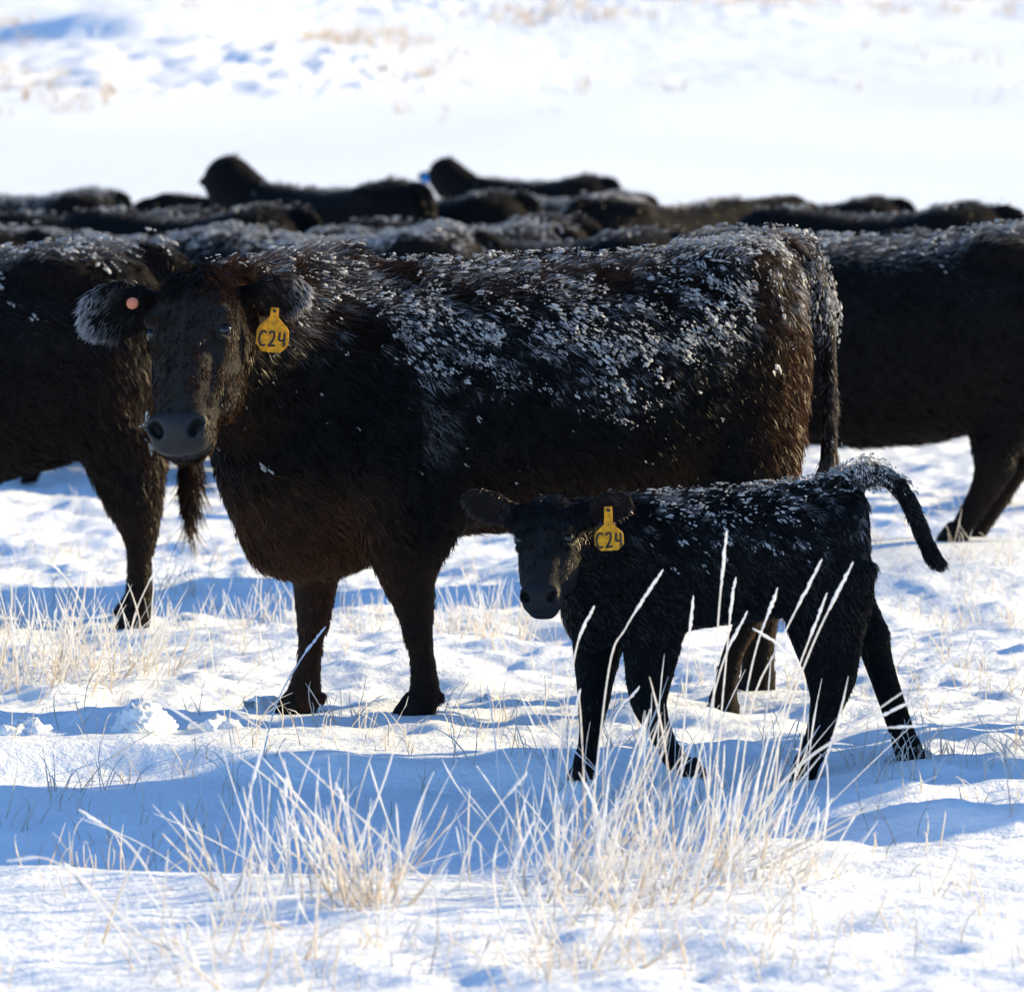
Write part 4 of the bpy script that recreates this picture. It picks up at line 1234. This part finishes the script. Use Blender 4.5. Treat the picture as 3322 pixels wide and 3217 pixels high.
def stalk_mesh(pts, rr, r0=.0024, head=.20, head_r=.0031):
    """tall stem with a rime-coated spike at its tip; pts from base to tip"""
    P = catmull(np.array(pts, float), 10)
    d = np.r_[0, np.cumsum(np.linalg.norm(np.diff(P, axis=0), axis=1))]
    n = max(20, int(d[-1] / .0075)); s = np.linspace(0, d[-1], n)
    P = np.stack([np.interp(s, d, P[:, i]) for i in range(3)], 1)
    u = s / d[-1]
    rad = r0 * (1.05 - .3 * u)
    hd = smoothstep(1 - head, 1 - head * .7, u)
    rad = rad * (1 - hd) + head_r * hd * (1 - .4 * smoothstep(1 - head * .3, 1, u))
    sides = 6
    R = rad[:, None] * (1 + (.10 + .28 * hd[:, None]) * rr.normal(size=(n, sides)))
    R[-1] *= .25
    V, F = ring_tube(P, np.maximum(R, .0008), sides)
    c = np.repeat((PALE * .55 + FROSTC * .45) * (1 - hd[:, None]) + FROSTC * hd[:, None], sides, axis=0)
    return np_mesh('stalk', V, F, True, c)

def px2(px, py, d):
    """where a point seen at (px,py) would be if it were d metres away"""
    return np.array([(px - 980) * d / 9128.0, d, CAM_H - (py - 397) * d / 9128.0])

def tussock(name, label, cx, cy, sx, sy, n, hgt, lean, seed, stalks=(), r0=.0019, straw=.45, group='frosted grass tussocks'):
    rr = np.random.default_rng(seed)
    root = empty(name, (cx, cy, gz1(cx, cy)))
    loc0 = np.array(root.location)
    bag = Bag()
    for i in range(n):
        a = rr.normal(size=2)
        x = cx + a[0] * sx; y = cy + a[1] * sy
        b = np.array([x, y, gz1(x, y) - .02]) if i % 3 == 0 else np.array([x, y, loc0[2] - .02])
        h = hgt * (.35 + .75 * rr.random())
        dirn = np.array([lean[0] + .30 * rr.normal() + .10 * a[0], .22 * rr.normal(), 1.0]); dirn /= np.linalg.norm(dirn)
        tip = b + dirn * h
        if rr.random() < .3: tip[2] -= h * (.2 + .5 * rr.random()); tip[0] += .35 * h * rr.normal()
        f = rr.random()
        c0 = STRAW * (1 - f * .6) + PALE * f * .6; c1 = PALE * .4 + FROSTC * .6
        if rr.random() > straw: c0 = PALE * .6 + FROSTC * .4; c1 = FROSTC
        blade(bag, b - loc0, tip - loc0, np.array([.07 * h * rr.normal(), .04 * h * rr.normal(), .02 * h]), r0 * (.5 + 1.1 * rr.random()), 9, 4, c0, c1, rr)
    if n:
        o = mesh_obj('blades', bag.mesh('blades'), M_GRASS, root, 'stuff')
    for pts in stalks:
        P = np.array(pts) - loc0
        mesh_obj('stalk', stalk_mesh(P, rr), M_GRASS, root)
    tag(root, label, 'grass', group)
    return root

def stalk_px(seq, d0, d1):
    """(px,py) from base to tip, distance running from d0 to d1; the base is pushed to the snow"""
    n = len(seq); out = []
    for i, (px, py) in enumerate(seq):
        d = d0 + (d1 - d0) * i / (n - 1)
        out.append(px2(px, py, d))
    b = out[0]; b[2] = min(b[2], gz1(b[0], b[1]) - .01)
    return out

S = [
    ([(1050, 1560), (1098, 1270), (1138, 1160)], 11.0, 10.8), ([(1125, 1600), (1165, 1290), (1200, 1200), (1270, 1090)], 10.9, 10.7), ([(1298, 1580), (1318, 1260), (1328, 1140)], 11.0, 10.9),
    ([(1352, 1610), (1374, 1220), (1392, 1015)], 10.7, 10.6), ([(1360, 1590), (1398, 1190), (1410, 1105)], 10.9, 10.8), ([(1385, 1610), (1438, 1290), (1490, 1125)], 10.8, 10.7),
    ([(1405, 1600), (1440, 1360), (1490, 1240), (1575, 1070)], 10.9, 10.6), ([(1438, 1620), (1500, 1370), (1585, 1135)], 10.9, 10.7), ([(1445, 1640), (1500, 1400), (1560, 1230), (1635, 1075)], 10.7, 10.5),
    ([(1372, 1680), (1500, 1500), (1690, 1355), (1862, 1242)], 10.5, 10.4), ([(1400, 1660), (1520, 1480), (1660, 1390), (1745, 1345)], 10.6, 10.5), ([(1390, 1640), (1530, 1470), (1640, 1405), (1780, 1390)], 10.7, 10.6),
    ([(1150, 1600), (1170, 1400), (1225, 1315)], 11.0, 10.9), ([(1075, 1590), (1090, 1420), (1112, 1320)], 11.0, 10.9), ([(1545, 1280), (1490, 1240), (1442, 1205)], 10.8, 10.7), ([(1300, 1620), (1376, 1300), (1432, 1170)], 10.9, 10.8),
]
S[14] = ([(1500, 1640), (1545, 1330), (1500, 1245), (1442, 1203)], 10.8, 10.7)
stalks = [stalk_px(*s) for s in S]
b0 = px2(1250, 1640, 10.7)
tussock('grass_tussock', 'tall frosted grass tussock with long seed stalks rising in front of the calf', b0[0], 10.75, .17, .28, 150, .44, (.14, 0), 101, stalks)
b1 = px2(1175, 1760, 9.9)
tussock('grass_tussock', 'dense pale frosted grass clump at the foot of the tall stalks', b1[0], 9.95, .11, .17, 160, .26, (.25, 0), 102)
b1 = px2(1420, 1700, 10.2)
tussock('grass_tussock', 'thin frosted grass right of the dense pale clump', b1[0], 10.3, .12, .18, 90, .26, (.25, 0), 103)
SL = [([(700, 1790), (660, 1560), (640, 1500)], 9.8, 9.9), ([(455, 1830), (470, 1560), (500, 1430)], 9.7, 9.8), ([(840, 1690), (700, 1580), (540, 1430), (370, 1310)], 10.2, 10.6), ([(640, 1650), (560, 1540), (400, 1410), (300, 1340)], 10.5, 11.0),
      ([(330, 1740), (250, 1630), (145, 1552)], 9.8, 9.7), ([(290, 1780), (110, 1660), (5, 1652)], 9.4, 9.3), ([(560, 1700), (545, 1560), (545, 1490)], 10.0, 10.0), ([(270, 1830), (160, 1700), (115, 1655)], 9.2, 9.1), ([(870, 1760), (900, 1620), (1010, 1480)], 10.1, 10.2), ([(905, 1500), (870, 1470), (800, 1465)], 11.0, 10.9)]
SL = SL[:9]
b2 = px2(590, 1700, 10.2)
tussock('grass_tussock', 'bent frosted grass tussock in the shaded snow below the large cow', b2[0], 10.2, .115, .22, 85, .32, (-.02, 0), 104, [stalk_px(*s) for s in SL])
b2 = px2(690, 1760, 9.85)
tussock('grass_tussock', 'straw-coloured stubble right of the bent tussock', b2[0], 9.85, .045, .08, 80, .22, (-.08, 0), 105, straw=.95)
b3 = px2(170, 1290, 14.9)
tussock('grass_tussock', 'bushy frosted grass in front of the left cow\'s hind hoof', b3[0], 14.7, .20, .26, 190, .30, (.02, 0), 106, [stalk_px(*s) for s in (([(105, 1290), (100, 1200), (105, 1165)], 14.8, 14.7), ([(235, 1300), (255, 1180), (303, 1075)], 15.0, 14.9), ([(280, 1260), (292, 1120), (290, 1065)], 15.2, 15.2), ([(215, 1260), (140, 1130), (85, 1068)], 15.0, 14.8))])
b3 = px2(20, 1330, 14.2)
tussock('grass_tussock', 'frosted grass at the left edge of the picture beside the bushy tussock', b3[0], 14.3, .12, .22, 70, .34, (.15, 0), 107)
b3 = px2(930, 1190, 16.6)
tussock('grass_tussock', 'pale frosted grass mound between the large cow\'s front leg and the calf\'s face', b3[0], 16.5, .14, .25, 170, .20, (0, 0), 108)
b3 = px2(500, 1190, 16.4)
tussock('grass_tussock', 'low frosted grass left of the large cow\'s leading front leg', b3[0], 16.4, .16, .35, 120, .18, (.05, 0), 109, [stalk_px(*s) for s in (([(500, 1195), (498, 1120), (513, 1070)], 16.6, 16.6), ([(480, 1210), (490, 1130), (497, 1068)], 16.5, 16.5))])
b3 = px2(690, 1190, 16.6)
tussock('grass_tussock', 'short frosted grass seen between the large cow\'s front legs', b3[0], 16.5, .14, .25, 80, .16, (0, 0), 110)
b3 = px2(590, 1330, 13.2)
tussock('grass_tussock', 'single long bowed grass stalk crossing the large cow\'s leading front leg', b3[0] - .25, 11.9, .05, .08, 10, .15, (.05, 0), 111, [stalk_px([(480, 1500), (520, 1370), (570, 1270), (622, 1200)], 12.0, 12.0)])
b3 = px2(480, 1830, 9.3)
tussock('grass_tussock', 'sparse frosted grass at the bottom edge left of centre', b3[0], 9.2, .18, .14, 60, .22, (.05, 0), 112)
b3 = px2(1150, 1850, 9.1)
tussock('grass_tussock', 'sparse frosted grass at the bottom edge near the centre', b3[0], 9.15, .16, .12, 50, .20, (.12, 0), 113)

# scattered stubble over the whole pasture: nobody could count it
def scatter_grass():
    rr = np.random.default_rng(5)
    bag = Bag()
    n = 2600
    y = 8.9 + 14 * rr.random(n) ** 1.1
    x = (rr.random(n) * 2 - 1) * (.125 * y + .3)
    den = vnoise(x * 1.1 + 3, y * 0.9, 77)
    keep = (rr.random(n) < smoothstep(.35, .75, den) * .9 + .12) & ~((y < 12.4) & (x < 0) & (rr.random(n) < .6)) & ~((y < 11) & (x > .6) & (rr.random(n) < .7))
    for X, Y in zip(x[keep], y[keep]):
        k = 1 + rr.integers(0, 4)
        for q in range(k):
            xx = X + .03 * rr.normal(); yy = Y + .04 * rr.normal()
            h = (.05 + .13 * rr.random() ** 2)
            b = np.array([xx, yy, gz1(xx, yy) - .01])
            dr = np.array([.5 * rr.normal(), .35 * rr.normal(), 1.0]); dr /= np.linalg.norm(dr)
            f = rr.random()
            if rr.random() < .12: c0 = DRY; c1 = DRY * .6 + PALE * .4; r0 = .0010
            else: c0 = STRAW * .5 + PALE * .5; c1 = PALE * .3 + FROSTC * .7; r0 = .0017
            blade(bag, b, b + dr * h, np.array([.15 * h * rr.normal(), .1 * h * rr.normal(), .03]), r0, 5, 3, c0, c1, rr)
    o = mesh_obj('frosted_stubble', bag.mesh('frosted_stubble'), M_GRASS, None)
    tag(o, 'thin frosted grass stems poking through the trampled snow', 'grass', kind='stuff')
scatter_grass()

def hill_grass():
    rr = np.random.default_rng(8)
    bag = Bag()
    n = 5200
    y = 96 + 130 * rr.random(n) ** .9
    x = (rr.random(n) * 2 - 1) * (.125 * y + 2)
    den = fbm(x * .16, y * .05, 88, 3) + .5
    left = 1 - smoothstep(-6, 0, x)
    keep = rr.random(n) < smoothstep(.52, .70, den) * (.15 + .85 * np.maximum(left, smoothstep(140, 165, y)))
    for X, Y in zip(x[keep], y[keep]):
        b = np.array([X, Y, gz1(X, Y) - .05]); h = .14 + .30 * rr.random()
        for q in range(3):
            bb = b + np.array([.12 * rr.normal(), .2 * rr.normal(), 0])
            blade(bag, bb, bb + np.array([.4 * h * rr.normal(), .2 * h * rr.normal(), h]), np.array([0, 0, .02]), .018, 3, 3, STRAW * .8, STRAW, rr)
    o = mesh_obj('hill_grass', bag.mesh('hill_grass'), M_GRASS, None)
    tag(o, 'tawny dry grass scattered over the far white hillside', 'grass', kind='stuff')
hill_grass()

# kicked-up chunks of crusted snow
def clod(label, px, py, d, w, h, seed):
    rr = np.random.default_rng(seed)
    f = Field((-w, -w, -.05), (w, w, h * 1.4), .012)
    for i in range(11):
        a = rr.random() * 6.28; q = rr.random() ** .6
        r_ = h * (.22 + .30 * rr.random())
        f.ell((w * .62 * q * math.cos(a), w * .5 * q * math.sin(a), h * (.2 + .55 * rr.random() * (1 - q))), (r_ * (1 + .6 * rr.random()), r_, r_ * (.6 + .5 * rr.random())), k=.02)
    V, F = f.mesh(1)
    V = V + .030 * (vnoise3(V, 45, 1.) - .5)[:, None] * unit(V) + .022 * (vnoise3(V, 110, 3.) - .5)[:, None] * unit(V)
    X = at(px, d)
    o = mesh_obj('snow_clod', np_mesh('snow_clod', V, F), M_SNOW)
    o.location = (X, d, gz1(X, d) - .015); o.rotation_euler = (0, 0, rr.random() * 6)
    tag(o, label, 'snow', 'kicked-up snow clods')
clod('large crusted snow clod left of the large cow\'s leading hoof', 275, 1390, 13.15, .15, .10, 1)
clod('small snow clod at the left edge of the shaded hollow', 45, 1400, 13.1, .11, .06, 2)
clod('low snow clod between the large clod and the leading hoof', 410, 1400, 13.2, .13, .05, 3)
clod('tiny snow lump against the large cow\'s leading hoof', 503, 1335, 13.95, .05, .05, 4)
clod('flat snow chunk beneath the large cow\'s belly', 935, 1330, 14.3, .10, .04, 5)
